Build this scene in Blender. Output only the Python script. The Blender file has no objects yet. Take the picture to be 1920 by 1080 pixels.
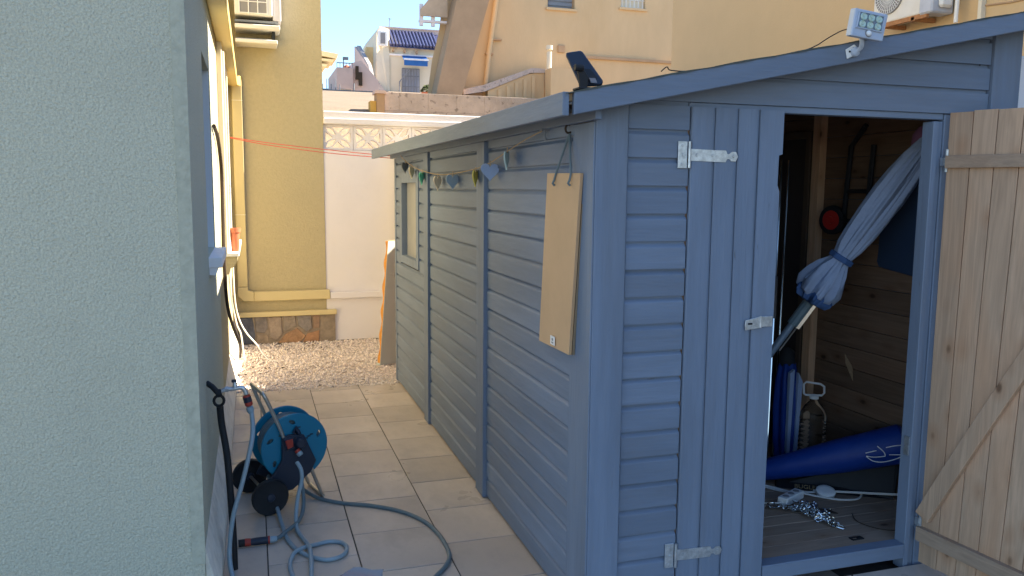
import bpy, bmesh, math, random
from mathutils import Vector, Matrix
random.seed(7)
SC = bpy.context.scene
COL = SC.collection
R = math.radians

# ------------------------------------------------------------------ camera
cam_d = bpy.data.cameras.new('camera'); cam = bpy.data.objects.new('camera', cam_d); COL.objects.link(cam)
cam_d.sensor_width = 36.0; cam_d.lens = 28.655; cam_d.clip_start = 0.05; cam_d.clip_end = 900
YAW, PIT, ROL = R(17.7158), R(6.9729), R(0.4984)
F = Vector((math.sin(YAW)*math.cos(PIT), math.cos(YAW)*math.cos(PIT), -math.sin(PIT)))
RT = Vector((math.cos(YAW), -math.sin(YAW), 0)); UP = RT.cross(F)
R2 = math.cos(ROL)*RT + math.sin(ROL)*UP; U2 = -math.sin(ROL)*RT + math.cos(ROL)*UP
m = Matrix((R2, U2, -F)).transposed().to_4x4(); m.translation = Vector((0, 0, 1.62)); cam.matrix_world = m
SC.camera = cam

# ------------------------------------------------------------------ sky and sun
SUN_AZ, SUN_EL = R(86), R(38.5)          # azimuth measured from +Y towards +X
w = bpy.data.worlds.new('World'); SC.world = w; w.use_nodes = True
nt = w.node_tree; nt.nodes.clear()
sky = nt.nodes.new('ShaderNodeTexSky'); sky.sky_type = 'NISHITA'; sky.sun_disc = False
sky.sun_elevation = SUN_EL; sky.sun_rotation = SUN_AZ; sky.air_density = 1.0; sky.dust_density = 0.0; sky.ozone_density = 4.0
bg = nt.nodes.new('ShaderNodeBackground'); bg.inputs['Strength'].default_value = 0.068
out = nt.nodes.new('ShaderNodeOutputWorld')
nt.links.new(sky.outputs[0], bg.inputs[0]); nt.links.new(bg.outputs[0], out.inputs[0])
sd = bpy.data.lights.new('sun', 'SUN'); sd.energy = 4.3; sd.angle = R(0.53); sd.color = (1.0, 0.89, 0.71)
sun = bpy.data.objects.new('sun', sd); COL.objects.link(sun)
D = Vector((math.sin(SUN_AZ)*math.cos(SUN_EL), math.cos(SUN_AZ)*math.cos(SUN_EL), math.sin(SUN_EL)))
sun.rotation_euler = D.to_track_quat('Z', 'Y').to_euler(); sun.location = (6, 6, 14)
SC.view_settings.view_transform = 'Standard'; SC.view_settings.look = 'None'
SC.view_settings.gamma = 1; SC.view_settings.use_curve_mapping = False; SC.view_settings.exposure = 2.28
SC.cycles.max_bounces = 10; SC.cycles.diffuse_bounces = 6

# ------------------------------------------------------------------ materials
def mat(name, col, rough=0.8, var=0.12, vscale=3.0, bump=0.0, bscale=60.0, spec=0.3, metal=0.0, stretch=(1, 1, 1), objvar=0.0,
        stain=None, sscale=1.2, samt=0.5, speck=None, spscale=40, spthr=0.62, detail=4, trans=0.0, ior=1.45, coord='Object'):
    mt = bpy.data.materials.new(name); mt.use_nodes = True
    n = mt.node_tree.nodes; l = mt.node_tree.links
    b = n['Principled BSDF']; b.inputs['Roughness'].default_value = rough; b.inputs['Metallic'].default_value = metal
    b.inputs['Specular IOR Level'].default_value = spec
    if trans: b.inputs['Transmission Weight'].default_value = trans; b.inputs['IOR'].default_value = ior
    tc = n.new('ShaderNodeTexCoord'); mp = n.new('ShaderNodeMapping'); mp.inputs['Scale'].default_value = stretch
    oi = n.new('ShaderNodeObjectInfo'); ad = n.new('ShaderNodeVectorMath'); ad.operation = 'MULTIPLY_ADD'
    l.new(oi.outputs['Random'], ad.inputs[0]); ad.inputs[1].default_value = (37.1, 17.3, 53.7) if objvar else (0, 0, 0)
    l.new(tc.outputs[coord], ad.inputs[2]); l.new(ad.outputs[0], mp.inputs['Vector'])
    nz = n.new('ShaderNodeTexNoise'); nz.inputs['Scale'].default_value = vscale; nz.inputs['Detail'].default_value = detail
    nz.inputs['Roughness'].default_value = 0.65
    l.new(mp.outputs[0], nz.inputs['Vector'])
    mr = n.new('ShaderNodeMapRange'); mr.inputs[1].default_value = 0.3; mr.inputs[2].default_value = 0.7
    mr.inputs[3].default_value = 1 - var; mr.inputs[4].default_value = 1 + var; l.new(nz.outputs[0], mr.inputs[0])
    val = mr.outputs[0]
    if objvar:
        m2 = n.new('ShaderNodeMapRange'); m2.inputs[3].default_value = 1 - objvar; m2.inputs[4].default_value = 1 + objvar
        l.new(oi.outputs['Random'], m2.inputs[0]); mu = n.new('ShaderNodeMath'); mu.operation = 'MULTIPLY'
        l.new(val, mu.inputs[0]); l.new(m2.outputs[0], mu.inputs[1]); val = mu.outputs[0]
    cm = n.new('ShaderNodeVectorMath'); cm.operation = 'SCALE'; cm.inputs[0].default_value = col; l.new(val, cm.inputs['Scale'])
    c = cm.outputs[0]
    if stain:
        s2 = n.new('ShaderNodeTexNoise'); s2.inputs['Scale'].default_value = sscale; s2.inputs['Detail'].default_value = 5; s2.inputs['Roughness'].default_value = 0.7
        l.new(mp.outputs[0], s2.inputs['Vector'])
        r2 = n.new('ShaderNodeMapRange'); r2.inputs[1].default_value = 0.5; r2.inputs[2].default_value = 0.75; r2.inputs[3].default_value = 0; r2.inputs[4].default_value = samt
        l.new(s2.outputs[0], r2.inputs[0])
        mx = n.new('ShaderNodeMix'); mx.data_type = 'RGBA'; l.new(r2.outputs[0], mx.inputs[0]); l.new(c, mx.inputs[6]); mx.inputs[7].default_value = (*stain, 1)
        c = mx.outputs[2]
    if speck:
        s3 = n.new('ShaderNodeTexNoise'); s3.inputs['Scale'].default_value = spscale; s3.inputs['Detail'].default_value = 2
        l.new(mp.outputs[0], s3.inputs['Vector'])
        r3 = n.new('ShaderNodeMapRange'); r3.inputs[1].default_value = spthr; r3.inputs[2].default_value = spthr + 0.06; l.new(s3.outputs[0], r3.inputs[0])
        mx = n.new('ShaderNodeMix'); mx.data_type = 'RGBA'; l.new(r3.outputs[0], mx.inputs[0]); l.new(c, mx.inputs[6]); mx.inputs[7].default_value = (*speck, 1)
        c = mx.outputs[2]
    l.new(c, b.inputs['Base Color'])
    if bump:
        bz = n.new('ShaderNodeTexNoise'); bz.inputs['Scale'].default_value = bscale; bz.inputs['Detail'].default_value = 3
        l.new(mp.outputs[0], bz.inputs['Vector'])
        bp = n.new('ShaderNodeBump'); bp.inputs['Strength'].default_value = 1; bp.inputs['Distance'].default_value = bump
        l.new(bz.outputs[0], bp.inputs['Height']); l.new(bp.outputs[0], b.inputs['Normal'])
    return mt

def pine(name, col, axis, dark=0.6, knots=True):
    """bare softwood: grain rings stretched along one axis, scattered knots, board-to-board change"""
    mt = bpy.data.materials.new(name); mt.use_nodes = True
    n = mt.node_tree.nodes; l = mt.node_tree.links; b = n['Principled BSDF']
    b.inputs['Roughness'].default_value = 0.72; b.inputs['Specular IOR Level'].default_value = 0.25
    tc = n.new('ShaderNodeTexCoord'); oi = n.new('ShaderNodeObjectInfo')
    ad = n.new('ShaderNodeVectorMath'); ad.operation = 'MULTIPLY_ADD'; l.new(oi.outputs['Random'], ad.inputs[0]); ad.inputs[1].default_value = (31.3, 47.7, 23.9)
    l.new(tc.outputs['Object'], ad.inputs[2])
    def noise(scale, st, det=4, rough=0.6, dist=0.0):
        mp = n.new('ShaderNodeMapping'); s = [1, 1, 1]; s[axis] = st; mp.inputs['Scale'].default_value = s
        l.new(ad.outputs[0], mp.inputs['Vector'])
        z = n.new('ShaderNodeTexNoise'); z.inputs['Scale'].default_value = scale; z.inputs['Detail'].default_value = det
        z.inputs['Roughness'].default_value = rough; z.inputs['Distortion'].default_value = dist
        l.new(mp.outputs[0], z.inputs['Vector']); return z.outputs[0], mp
    fine, _ = noise(150, 0.02); broad, _ = noise(16, 0.07, 3, 0.5, 0.6); big, _ = noise(5, 0.2, 2)
    sb = n.new('ShaderNodeMath'); sb.operation = 'MULTIPLY'; sb.inputs[1].default_value = 5.5; l.new(broad, sb.inputs[0])
    fr = n.new('ShaderNodeMath'); fr.operation = 'PINGPONG'; fr.inputs[1].default_value = 0.5; l.new(sb.outputs[0], fr.inputs[0])
    def mrg(src, a, bb, c, d):
        x = n.new('ShaderNodeMapRange'); x.inputs[1].default_value = a; x.inputs[2].default_value = bb; x.inputs[3].default_value = c; x.inputs[4].default_value = d
        l.new(src, x.inputs[0]); return x.outputs[0]
    def mul(a, bb):
        x = n.new('ShaderNodeMath'); x.operation = 'MULTIPLY'; l.new(a, x.inputs[0]); l.new(bb, x.inputs[1]); return x.outputs[0]
    v = mul(mrg(fr.outputs[0], 0, 0.5, 0.9, 1.06), mrg(fine, 0.3, 0.7, 0.9, 1.07))
    v = mul(v, mrg(oi.outputs['Random'], 0, 1, 0.82, 1.14)); v = mul(v, mrg(big, 0.3, 0.7, 0.88, 1.1))
    cm = n.new('ShaderNodeVectorMath'); cm.operation = 'SCALE'; cm.inputs[0].default_value = col; l.new(v, cm.inputs['Scale'])
    c = cm.outputs[0]
    mxr = n.new('ShaderNodeMix'); mxr.data_type = 'RGBA'; l.new(mrg(big, 0.5, 0.75, 0, 0.5), mxr.inputs[0]); l.new(c, mxr.inputs[6])
    mxr.inputs[7].default_value = (col[0]*0.85, col[1]*0.62, col[2]*0.45, 1); c = mxr.outputs[2]
    if knots:
        mp = n.new('ShaderNodeMapping'); s = [1, 1, 1]; s[axis] = 0.55; mp.inputs['Scale'].default_value = s; l.new(ad.outputs[0], mp.inputs['Vector'])
        vo = n.new('ShaderNodeTexVoronoi'); vo.inputs['Scale'].default_value = 9.5; l.new(mp.outputs[0], vo.inputs['Vector'])
        k1 = mrg(vo.outputs['Distance'], 0.06, 0.14, .85, 0); k2 = mrg(vo.outputs['Distance'], 0.1, 0.36, 0.4, 0)
        mx = n.new('ShaderNodeMix'); mx.data_type = 'RGBA'; l.new(k2, mx.inputs[0]); l.new(c, mx.inputs[6]); mx.inputs[7].default_value = (col[0]*0.6, col[1]*0.42, col[2]*0.28, 1)
        mx2 = n.new('ShaderNodeMix'); mx2.data_type = 'RGBA'; l.new(k1, mx2.inputs[0]); l.new(mx.outputs[2], mx2.inputs[6]); mx2.inputs[7].default_value = (col[0]*.25, col[1]*.2, col[2]*.17, 1)
        c = mx2.outputs[2]
    l.new(c, b.inputs['Base Color'])
    bp = n.new('ShaderNodeBump'); bp.inputs['Distance'].default_value = 0.0008; l.new(fine, bp.inputs['Height']); l.new(bp.outputs[0], b.inputs['Normal'])
    return mt

PAINT = (0.165, 0.208, 0.28)
M = {}
def paintmat(name, stretch):
    return mat(name, PAINT, 0.6, 0.12, 9, 0.0022, 60, 0.35, stretch=stretch, objvar=0.09, stain=(0.13, 0.14, 0.155), sscale=3.2, samt=0.5, speck=(0.13, 0.15, 0.18), spscale=70, spthr=0.74)
M['paint_x'] = paintmat('grey_blue_paint_x', (0.12, 1, 1)); M['paint_y'] = paintmat('grey_blue_paint_y', (1, 0.12, 1)); M['paint_z'] = paintmat('grey_blue_paint_z', (1, 1, 0.12))
M['pine_x'] = pine('pine_x', (0.5, 0.34, 0.2), 0); M['pine_y'] = pine('pine_y', (0.46, 0.32, 0.22), 1); M['pine_z'] = pine('pine_z', (0.6, 0.395, 0.255), 2)
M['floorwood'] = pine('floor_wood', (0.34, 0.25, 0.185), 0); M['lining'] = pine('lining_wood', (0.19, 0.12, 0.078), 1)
M['mdf'] = mat('mdf_board', (0.6, 0.385, 0.215), 0.75, 0.05, 5, 0.0004, 200, stain=(0.5, 0.32, 0.17), sscale=3, samt=0.35)
M['stucco'] = mat('rough_render_shaded', (0.53, 0.53, 0.415), 0.95, 0.2, 150, 0.008, 125, 0.15, stain=(0.45, 0.445, 0.35), sscale=1.6, samt=0.5, detail=3)  # same yellow house paint, with the blue-grey of shade mixed into its colour
M['bead'] = mat('smooth_render', (0.44, 0.445, 0.35), 0.9, 0.12, 30, 0.004, 60, 0.15)
M['stucco_far'] = mat('fine_render', (0.48, 0.41, 0.25), 0.95, 0.05, 30, 0.004, 60, 0.15, stain=(0.43, 0.37, 0.23), sscale=0.8, samt=0.4)
M['trunk'] = mat('cream_pvc', (0.64, 0.53, 0.28), 0.6, 0.03, 4)
M['gutter'] = mat('yellow_trunking', (0.64, 0.48, 0.18), 0.5, 0.04, 4)
M['plinth'] = mat('cream_plinth', (0.84, 0.79, 0.68), 0.85, 0.12, 9, 0.003, 60, stain=(0.4, 0.35, 0.27), sscale=6, samt=0.5)
M['white'] = mat('white_paint', (0.8, 0.76, 0.76), 0.8, 0.03, 3, 0.0015, 40, stain=(0.7, 0.66, 0.6), sscale=1.5, samt=0.4)
M['whitep'] = mat('white_plastic', (0.78, 0.78, 0.76), 0.4, 0.02, 3)
M['cream'] = mat('cream_paint', (0.72, 0.66, 0.52), 0.85, 0.05, 4, 0.001, 40, stain=(0.6, 0.53, 0.4), sscale=2, samt=0.4)
M['peach'] = mat('peach_render', (0.61, 0.45, 0.265), 0.95, 0.06, 1.3, 0.004, 30, 0.1, stain=(0.52, 0.36, 0.19), sscale=0.45, samt=0.55, stretch=(1, 1, 0.35))
M['orange'] = mat('orange_render', (0.59, 0.43, 0.245), 0.95, 0.03, 1.3, 0.003, 30, 0.1, stain=(0.56, 0.41, 0.25), sscale=0.4, samt=0.3)
M['brown'] = mat('brown_render', (0.44, 0.3, 0.185), 0.95, 0.10, 1.5, 0.003, 30, 0.1)
M['conc'] = mat('weathered_concrete', (0.5, 0.42, 0.37), 0.95, 0.12, 5, 0.01, 25, 0.1, stain=(0.36, 0.3, 0.25), sscale=3, samt=0.6, speck=(0.3, 0.25, 0.22), spscale=14, spthr=0.62)
M['ground'] = mat('dusty_ground', (0.2, 0.19, 0.18), 0.95, 0.12, 1.5, 0.01, 15, 0.1)
M['grout'] = mat('grout', (0.09, 0.08, 0.07), 0.95, 0.12, 20)
M['gravelbase'] = mat('gravel_bed', (0.62, 0.53, 0.46), 0.95, 0.3, 60, 0.02, 60)
M['pebble'] = mat('pale_pebbles', (0.82, 0.72, 0.64), 0.85, 0.4, 55, detail=2)
M['leafbit'] = mat('dry_leaf', (0.06, 0.045, 0.03), 0.9)
M['teal'] = mat('teal_plastic', (0.0, 0.17, 0.29), 0.38, 0.04, 3, spec=0.5)
M['black'] = mat('black_rubber', (0.016, 0.017, 0.02), 0.6, 0.1, 8)
M['navyp'] = mat('dark_navy_plastic', (0.022, 0.03, 0.05), 0.45, 0.05, 4)
M['red'] = mat('red_plastic', (0.36, 0.045, 0.03), 0.45, 0.05, 4)
M['hose'] = mat('grey_blue_hose', (0.25, 0.33, 0.38), 0.35, 0.06, 20, spec=0.5)
M['hosed'] = mat('dark_hose', (0.125, 0.17, 0.19), 0.45, 0.1, 20)
M['steel'] = mat('steel_tube', (0.55, 0.52, 0.47), 0.3, 0.05, 10, metal=0.9)
M['galv'] = mat('galvanised', (0.55, 0.58, 0.6), 0.38, 0.25, 45, metal=0.75, stain=(0.3, 0.33, 0.37), sscale=28, samt=0.9, objvar=0.01)
M['chrome'] = mat('chrome', (0.75, 0.76, 0.78), 0.15, 0.03, 5, metal=1.0)
M['terra'] = mat('terracotta', (0.5, 0.16, 0.08), 0.7, 0.07, 10)
M['foam'] = mat('orange_foam', (0.68, 0.3, 0.06), 0.9, 0.12, 30, 0.003, 90)
M['sheet'] = mat('grey_sheet', (0.55, 0.57, 0.53), 0.5, 0.05, 4)
M['dark'] = mat('dark_void', (0.02, 0.022, 0.026), 0.8)
M['glass'] = mat('dark_glass', (0.05, 0.06, 0.075), 0.12, 0.1, 2, spec=0.6)
M['paleblue'] = mat('pale_blue_frame', (0.66, 0.7, 0.74), 0.5, 0.03, 4)
M['lav'] = mat('pale_sill', (0.82, 0.8, 0.8), 0.6, 0.04, 5)
M['roofblue'] = mat('glazed_tile', (0.06, 0.065, 0.14), 0.3, 0.3, 5, spec=0.6)
M['awnb'] = mat('blue_canvas', (0.03, 0.13, 0.38), 0.8); M['awnw'] = mat('white_canvas', (0.8, 0.8, 0.8), 0.8)
M['rail'] = mat('grey_rail', (0.2, 0.22, 0.25), 0.5); M['pink'] = mat('pink_render', (0.62, 0.48, 0.42), 0.95, 0.08, 2)
M['step'] = mat('grey_steps', (0.36, 0.34, 0.34), 0.9, 0.1, 3); M['beige'] = mat('beige_door', (0.5, 0.38, 0.26), 0.7)
M['green'] = mat('bush', (0.07, 0.09, 0.035), 0.9, 0.4, 12)
M['rope'] = mat('jute', (0.42, 0.31, 0.2), 0.95, 0.2, 80); M['redcord'] = mat('red_cord', (0.6, 0.1, 0.07), 0.7)
M['cable'] = mat('dark_cable', (0.05, 0.035, 0.025), 0.6); M['wcable'] = mat('white_cable', (0.7, 0.68, 0.64), 0.5)
M['canvas'] = mat('grey_blue_canvas', (0.31, 0.37, 0.5), 0.85, 0.08, 8, 0.008, 22); M['canvasd'] = mat('dark_blue_canvas', (0.06, 0.12, 0.27), 0.85, 0.1, 8)
M['royal'] = mat('royal_blue_nylon', (0.006, 0.038, 0.23), 0.5, 0.08, 8, 0.002, 25); M['mauve'] = mat('mauve_cloth', (0.25, 0.12, 0.22), 0.9)
M['pet'] = mat('clear_bottle', (0.93, 0.96, 0.98), 0.08, 0, 1, trans=1.0, ior=1.14, spec=0.9)
M['felt'] = mat('roof_felt', (0.09, 0.1, 0.09), 0.95, 0.15, 30, 0.003, 120)
M['acw'] = mat('ac_casing', (0.74, 0.72, 0.66), 0.5, 0.03, 3, stain=(0.55, 0.47, 0.36), sscale=2, samt=0.3); M['grille'] = mat('grey_grille', (0.25, 0.24, 0.24), 0.5)
M['rust'] = mat('rusty_bracket', (0.4, 0.19, 0.08), 0.8, 0.25, 20); M['lens'] = mat('led_lens', (0.45, 0.58, 0.5), 0.15, 0.05, 5, spec=0.8)
M['lensbg'] = mat('lamp_reflector', (0.2, 0.25, 0.3), 0.25, 0.05, 5, metal=0.4); M['lampg'] = mat('lamp_casing', (0.42, 0.47, 0.55), 0.4, 0.04, 5)
def cmat(name, col, **k):
    M[name] = mat(name, col, 0.7, 0.06, 12, **k); return M[name]

# tiles: stone-like porcelain with soft clouds, some damp marks
def tilemat():
    mt = mat('stone_tile', (0.56, 0.465, 0.385), 0.5, 0.13, 7, 0.0008, 40, 0.4, objvar=0.10, stain=(0.33, 0.275, 0.24), sscale=3.5, samt=0.75, stretch=(1, 0.6, 1))
    n = mt.node_tree.nodes; l = mt.node_tree.links; b = n['Principled BSDF']
    tc = n.new('ShaderNodeTexCoord'); z = n.new('ShaderNodeTexNoise'); z.inputs['Scale'].default_value = 3.2; z.inputs['Detail'].default_value = 4
    g = n.new('ShaderNodeNewGeometry'); l.new(g.outputs['Position'], z.inputs['Vector'])
    r = n.new('ShaderNodeMapRange'); r.inputs[1].default_value = 0.35; r.inputs[2].default_value = 0.7; r.inputs[3].default_value = 0.6; r.inputs[4].default_value = 0.22
    l.new(z.outputs[0], r.inputs[0]); l.new(r.outputs[0], b.inputs['Roughness'])
    return mt
M['tile'] = tilemat()

# ------------------------------------------------------------------ mesh helpers
WL = {}
class MB:
    def __init__(s): s.v = []; s.f = []
    def add(s, vs, fs):
        o = len(s.v); s.v += [tuple(v) for v in vs]; s.f += [tuple(i + o for i in f) for f in fs]; return s
    def box(s, x0, x1, y0, y1, z0, z1):
        return s.add([(x0, y0, z0), (x1, y0, z0), (x1, y1, z0), (x0, y1, z0), (x0, y0, z1), (x1, y0, z1), (x1, y1, z1), (x0, y1, z1)],
                     [(0, 3, 2, 1), (4, 5, 6, 7), (0, 1, 5, 4), (1, 2, 6, 5), (2, 3, 7, 6), (3, 0, 4, 7)])
    def prism(s, pts, off):                       # closed polygon of 3D points swept by a vector
        n = len(pts); P = [Vector(p) for p in pts]; o = Vector(off); nm = Vector((0, 0, 0))
        for i in range(n): nm += P[i].cross(P[(i+1) % n])
        if nm.dot(o) > 0: P = P[::-1]
        return s.add(P + [p + o for p in P], [tuple(range(n)), tuple(range(2*n-1, n-1, -1))] + [(i, i+n, (i+1) % n + n, (i+1) % n) for i in range(n)])
    def beam(s, a, b, wx, wy, up=(0, 0, 1)):
        a = Vector(a); b = Vector(b); d = (b-a).normalized(); u = Vector(up); x = d.cross(u)
        if x.length < 1e-4: x = d.cross(Vector((1, 0, 0)))
        x.normalize(); y = x.cross(d)
        return s.prism([a - x*wx/2 - y*wy/2, a + x*wx/2 - y*wy/2, a + x*wx/2 + y*wy/2, a - x*wx/2 + y*wy/2], b-a)
    def tube(s, pts, r, n=8, cap=True, closed=False):
        P = [Vector(p) for p in pts]; k = len(P); rr = r if isinstance(r, (list, tuple)) else [r]*k
        ups = None; vs = []
        for i in range(k):
            if closed: t = P[(i+1) % k] - P[i-1]
            else: t = P[min(i+1, k-1)] - P[max(i-1, 0)]
            t.normalize()
            if ups is None:
                ups = t.orthogonal().normalized()
            ups = (ups - t*ups.dot(t))
            if ups.length < 1e-5: ups = t.orthogonal()
            ups.normalize(); b = t.cross(ups)
            vs += [P[i] + (ups*math.cos(2*math.pi*j/n) + b*math.sin(2*math.pi*j/n))*rr[i] for j in range(n)]
        fs = []
        for i in range(k if closed else k-1):
            a = i*n; c = ((i+1) % k)*n
            fs += [(a+j, a+(j+1) % n, c+(j+1) % n, c+j) for j in range(n)]
        if cap and not closed: fs += [tuple(range(n-1, -1, -1)), tuple(range((k-1)*n, k*n))]
        return s.add(vs, fs)
    def lathe(s, prof, o, ax, n=24, mod=None):     # prof: (radius, distance along axis)
        o = Vector(o); ax = Vector(ax).normalized(); u = ax.orthogonal().normalized(); b = ax.cross(u); vs = []
        for q, (r, h) in enumerate(prof):
            for j in range(n):
                t = 2*math.pi*j/n; rr = r*(mod(t, q) if mod else 1)
                vs.append(o + ax*h + (u*math.cos(t) + b*math.sin(t))*rr)
        fs = []
        for i in range(len(prof)-1):
            fs += [(i*n+j, i*n+(j+1) % n, (i+1)*n+(j+1) % n, (i+1)*n+j) for j in range(n)]
        fs += [tuple(range(n-1, -1, -1)), tuple(range((len(prof)-1)*n, len(prof)*n))]
        return s.add(vs, fs)
    def mapv(s, fn): s.v = [tuple(fn(*v)) for v in s.v]; return s
    def mesh(s, name, m, smooth=False):
        me = bpy.data.meshes.new(name); me.from_pydata(s.v, [], s.f); me.update()
        bm = bmesh.new(); bm.from_mesh(me); bmesh.ops.recalc_face_normals(bm, faces=bm.faces); bm.to_mesh(me); bm.free()
        me.materials.append(m)
        if smooth:
            me.polygons.foreach_set('use_smooth', [True]*len(me.polygons))
        return me

def link(name, me, parent=None, loc=(0, 0, 0), bevel=0.0, smooth=False, seg=1):
    o = bpy.data.objects.new(name, me); COL.objects.link(o); loc = Vector(loc); WL[o.name] = loc
    if parent: o.parent = parent; o.location = loc - WL[parent.name]
    else: o.location = loc
    if bevel:
        b = o.modifiers.new('bevel', 'BEVEL'); b.width = bevel; b.segments = seg; b.limit_method = 'ANGLE'; b.angle_limit = R(40)
    if smooth:
        me.polygons.foreach_set('use_smooth', [True]*len(me.polygons))
        try: me.set_sharp_from_angle(angle=R(38))
        except Exception: pass
    return o
def part(name, mb, m, parent, loc=(0, 0, 0), bevel=0.0, smooth=False, label=None, seg=1, stuff=False):
    o = link(name, mb.mesh(name, m if not isinstance(m, str) else M[m]), parent, loc, bevel, smooth, seg)
    if label: o['label'] = label
    if stuff: o['kind'] = 'stuff'
    return o
def thing(name, label, cat, loc=(0, 0, 0), group=None):
    o = bpy.data.objects.new(name, None); COL.objects.link(o); o.location = loc; o.empty_display_size = 0.1
    WL[o.name] = Vector(loc); o['label'] = label; o['category'] = cat
    if group: o['group'] = group
    return o
def solo(name, mb, m, label, cat, bevel=0.0, smooth=False, group=None):
    o = part(name, mb, m, None, (0, 0, 0), bevel, smooth); o['label'] = label; o['category'] = cat
    if group: o['group'] = group
    return o
def struct(name, mb, m, **k):
    o = part(name, mb, m, None, **k); o['kind'] = 'structure'; return o
def spline(pts, sub=6, closed=False):
    P = [Vector(p) for p in pts]; n = len(P); res = []
    for i in range(n if closed else n-1):
        if closed: a, b, c, d = P[i-1], P[i], P[(i+1) % n], P[(i+2) % n]
        else: a, b, c, d = P[max(i-1, 0)], P[i], P[i+1], P[min(i+2, n-1)]
        for k in range(sub):
            t = k/sub; res.append(0.5*((2*b) + (c-a)*t + (2*a-5*b+4*c-d)*t*t + (3*b-a-3*c+d)*t**3))
    if not closed: res.append(P[-1])
    return res

# ================================================================== SETTING
g = MB().add([(-250, -250, -0.06), (250, -250, -0.06), (250, 9.25, -0.06), (-250, 9.25, -0.06)], [(0, 1, 2, 3)])
struct('ground', g, 'ground')
# hillside climbing behind the boundary wall
hb = MB(); prof = [(9.25, -0.06), (9.27, 1.85), (10.4, 2.47), (14.0, 2.85), (14.35, 2.95), (24, 4.35), (36, 5.1), (40, 6.2), (60, 6.6), (400, 9)]
for i in range(len(prof)-1):
    (a, za), (b, zb) = prof[i], prof[i+1]
    hb.add([(-250, a, za), (250, a, za), (250, b, zb), (-250, b, zb)], [(0, 1, 2, 3)])
struct('hillside', hb, mat('tan_ramp', (0.24, 0.19, 0.145), 0.95, 0.1, 1.5, 0.01, 15, 0.1))
# patio: a bed of grout and single tiles in running bond
pat = struct('patio', MB().box(-0.16, 3.4, 1.0, 6.63, -0.05, -0.004), 'grout')
cols = [(-0.158, 0.025, 1), (0.025, 0.409, 0), (0.409, 0.797, 1), (0.797, 1.18, 0), (1.18, 1.565, 1), (1.565, 1.95, 0), (1.95, 2.335, 1), (2.335, 2.76, 0), (2.76, 3.2, 1)]
tcache = {}
for (xa, xb, par) in cols:
    base = 3.30 if par else 3.49
    y = base - 0.403*6
    while y < 6.6:
        ya, yb = max(y, 1.9), min(y + 0.403, 6.62)
        y += 0.403
        if yb - ya < 0.05: continue
        if xa > 1.16 and ya > 2.55: continue
        key = (round(xb-xa, 3), round(yb-ya, 3))
        if key not in tcache:
            hw, hl = (xb-xa)/2 - 0.0029, (yb-ya)/2 - 0.0029
            tcache[key] = MB().box(-hw, hw, -hl, hl, -0.012, 0.0).mesh('tile', M['tile'])
        o = link('tile', tcache[key], pat, ((xa+xb)/2, (ya+yb)/2, random.uniform(-0.0006, 0.0006)), bevel=0.0015)
        o.rotation_euler = (random.uniform(-.002, .002), random.uniform(-.002, .002), 0)
for (xa, xb) in ((1.93, 2.327), (2.33, 2.737), (2.74, 3.15)):
    part('tile', MB().box(xa+.002, xb-.002, 2.2, 2.628, -.001, .042), 'tile', pat, bevel=.003)
struct('gravel_bed', MB().box(-0.16, 2.6, 6.64, 8.75, -0.05, -0.012), 'gravelbase')
pb = MB(); ico = bmesh.new(); bmesh.ops.create_icosphere(ico, subdivisions=1, radius=1.0)
iv = [v.co.copy() for v in ico.verts]; ifc = [tuple(v.index for v in f.verts) for f in ico.faces]; ico.free()
def pebble(mb, x, y, z, s):
    q = Matrix.Rotation(random.uniform(0, 6.28), 3, Vector((random.gauss(0, 1), random.gauss(0, 1), random.gauss(0, 1))).normalized())
    sx, sy, sz = s*random.uniform(.8, 1.3), s*random.uniform(.8, 1.2), s*random.uniform(.5, .8)
    mb.add([q @ Vector((v.x*sx*random.uniform(.85, 1.1), v.y*sy, v.z*sz)) + Vector((x, y, z)) for v in iv], ifc)
for i in range(7600):
    x = random.uniform(-0.16, 2.0); y = random.uniform(6.63, 8.7)
    if x > 1.15 and y < 6.84: continue
    pebble(pb, x, y, random.uniform(-0.012, 0.006), random.uniform(0.006, 0.0135))
for i in range(60): pebble(pb, random.uniform(-.12, 1.1), 6.63 - abs(random.gauss(0, .03)), 0.004, random.uniform(.004, .008))
gv = part('gravel', pb, 'pebble', None, stuff=True)
lb = MB()
for i in range(70):
    x, y = random.uniform(-.1, 1.3), random.uniform(6.65, 8.6)
    for q in range(random.choice((1, 1, 2, 3))):
        c = Vector((x + random.gauss(0, .012), y + random.gauss(0, .012), 0.017)); a = random.uniform(0, 6.28); s = random.uniform(.007, .018)
        u = Vector((math.cos(a), math.sin(a), random.uniform(-.3, .3)))*s; v = Vector((-math.sin(a), math.cos(a), random.uniform(-.3, .3)))*s*.5
        lb.add([c-u, c-v+Vector((0, 0, .004)), c+u, c+v], [(0, 1, 2, 3)])
part('leaf_litter', lb, 'leafbit', None, stuff=True)

pu = MB().add([(.40 + .085*math.cos(t*.3927)*(1 + .25*math.sin(t*2.1)) , 3.285 + .07*math.sin(t*.3927)*(1 + .3*math.cos(t*1.3)), .0013) for t in range(16)], [tuple(range(16))])
struct('water_puddle', pu, mat('wet_film', (0.2, 0.17, 0.15), 0.04, 0.02, 3, spec=0.6))
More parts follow.
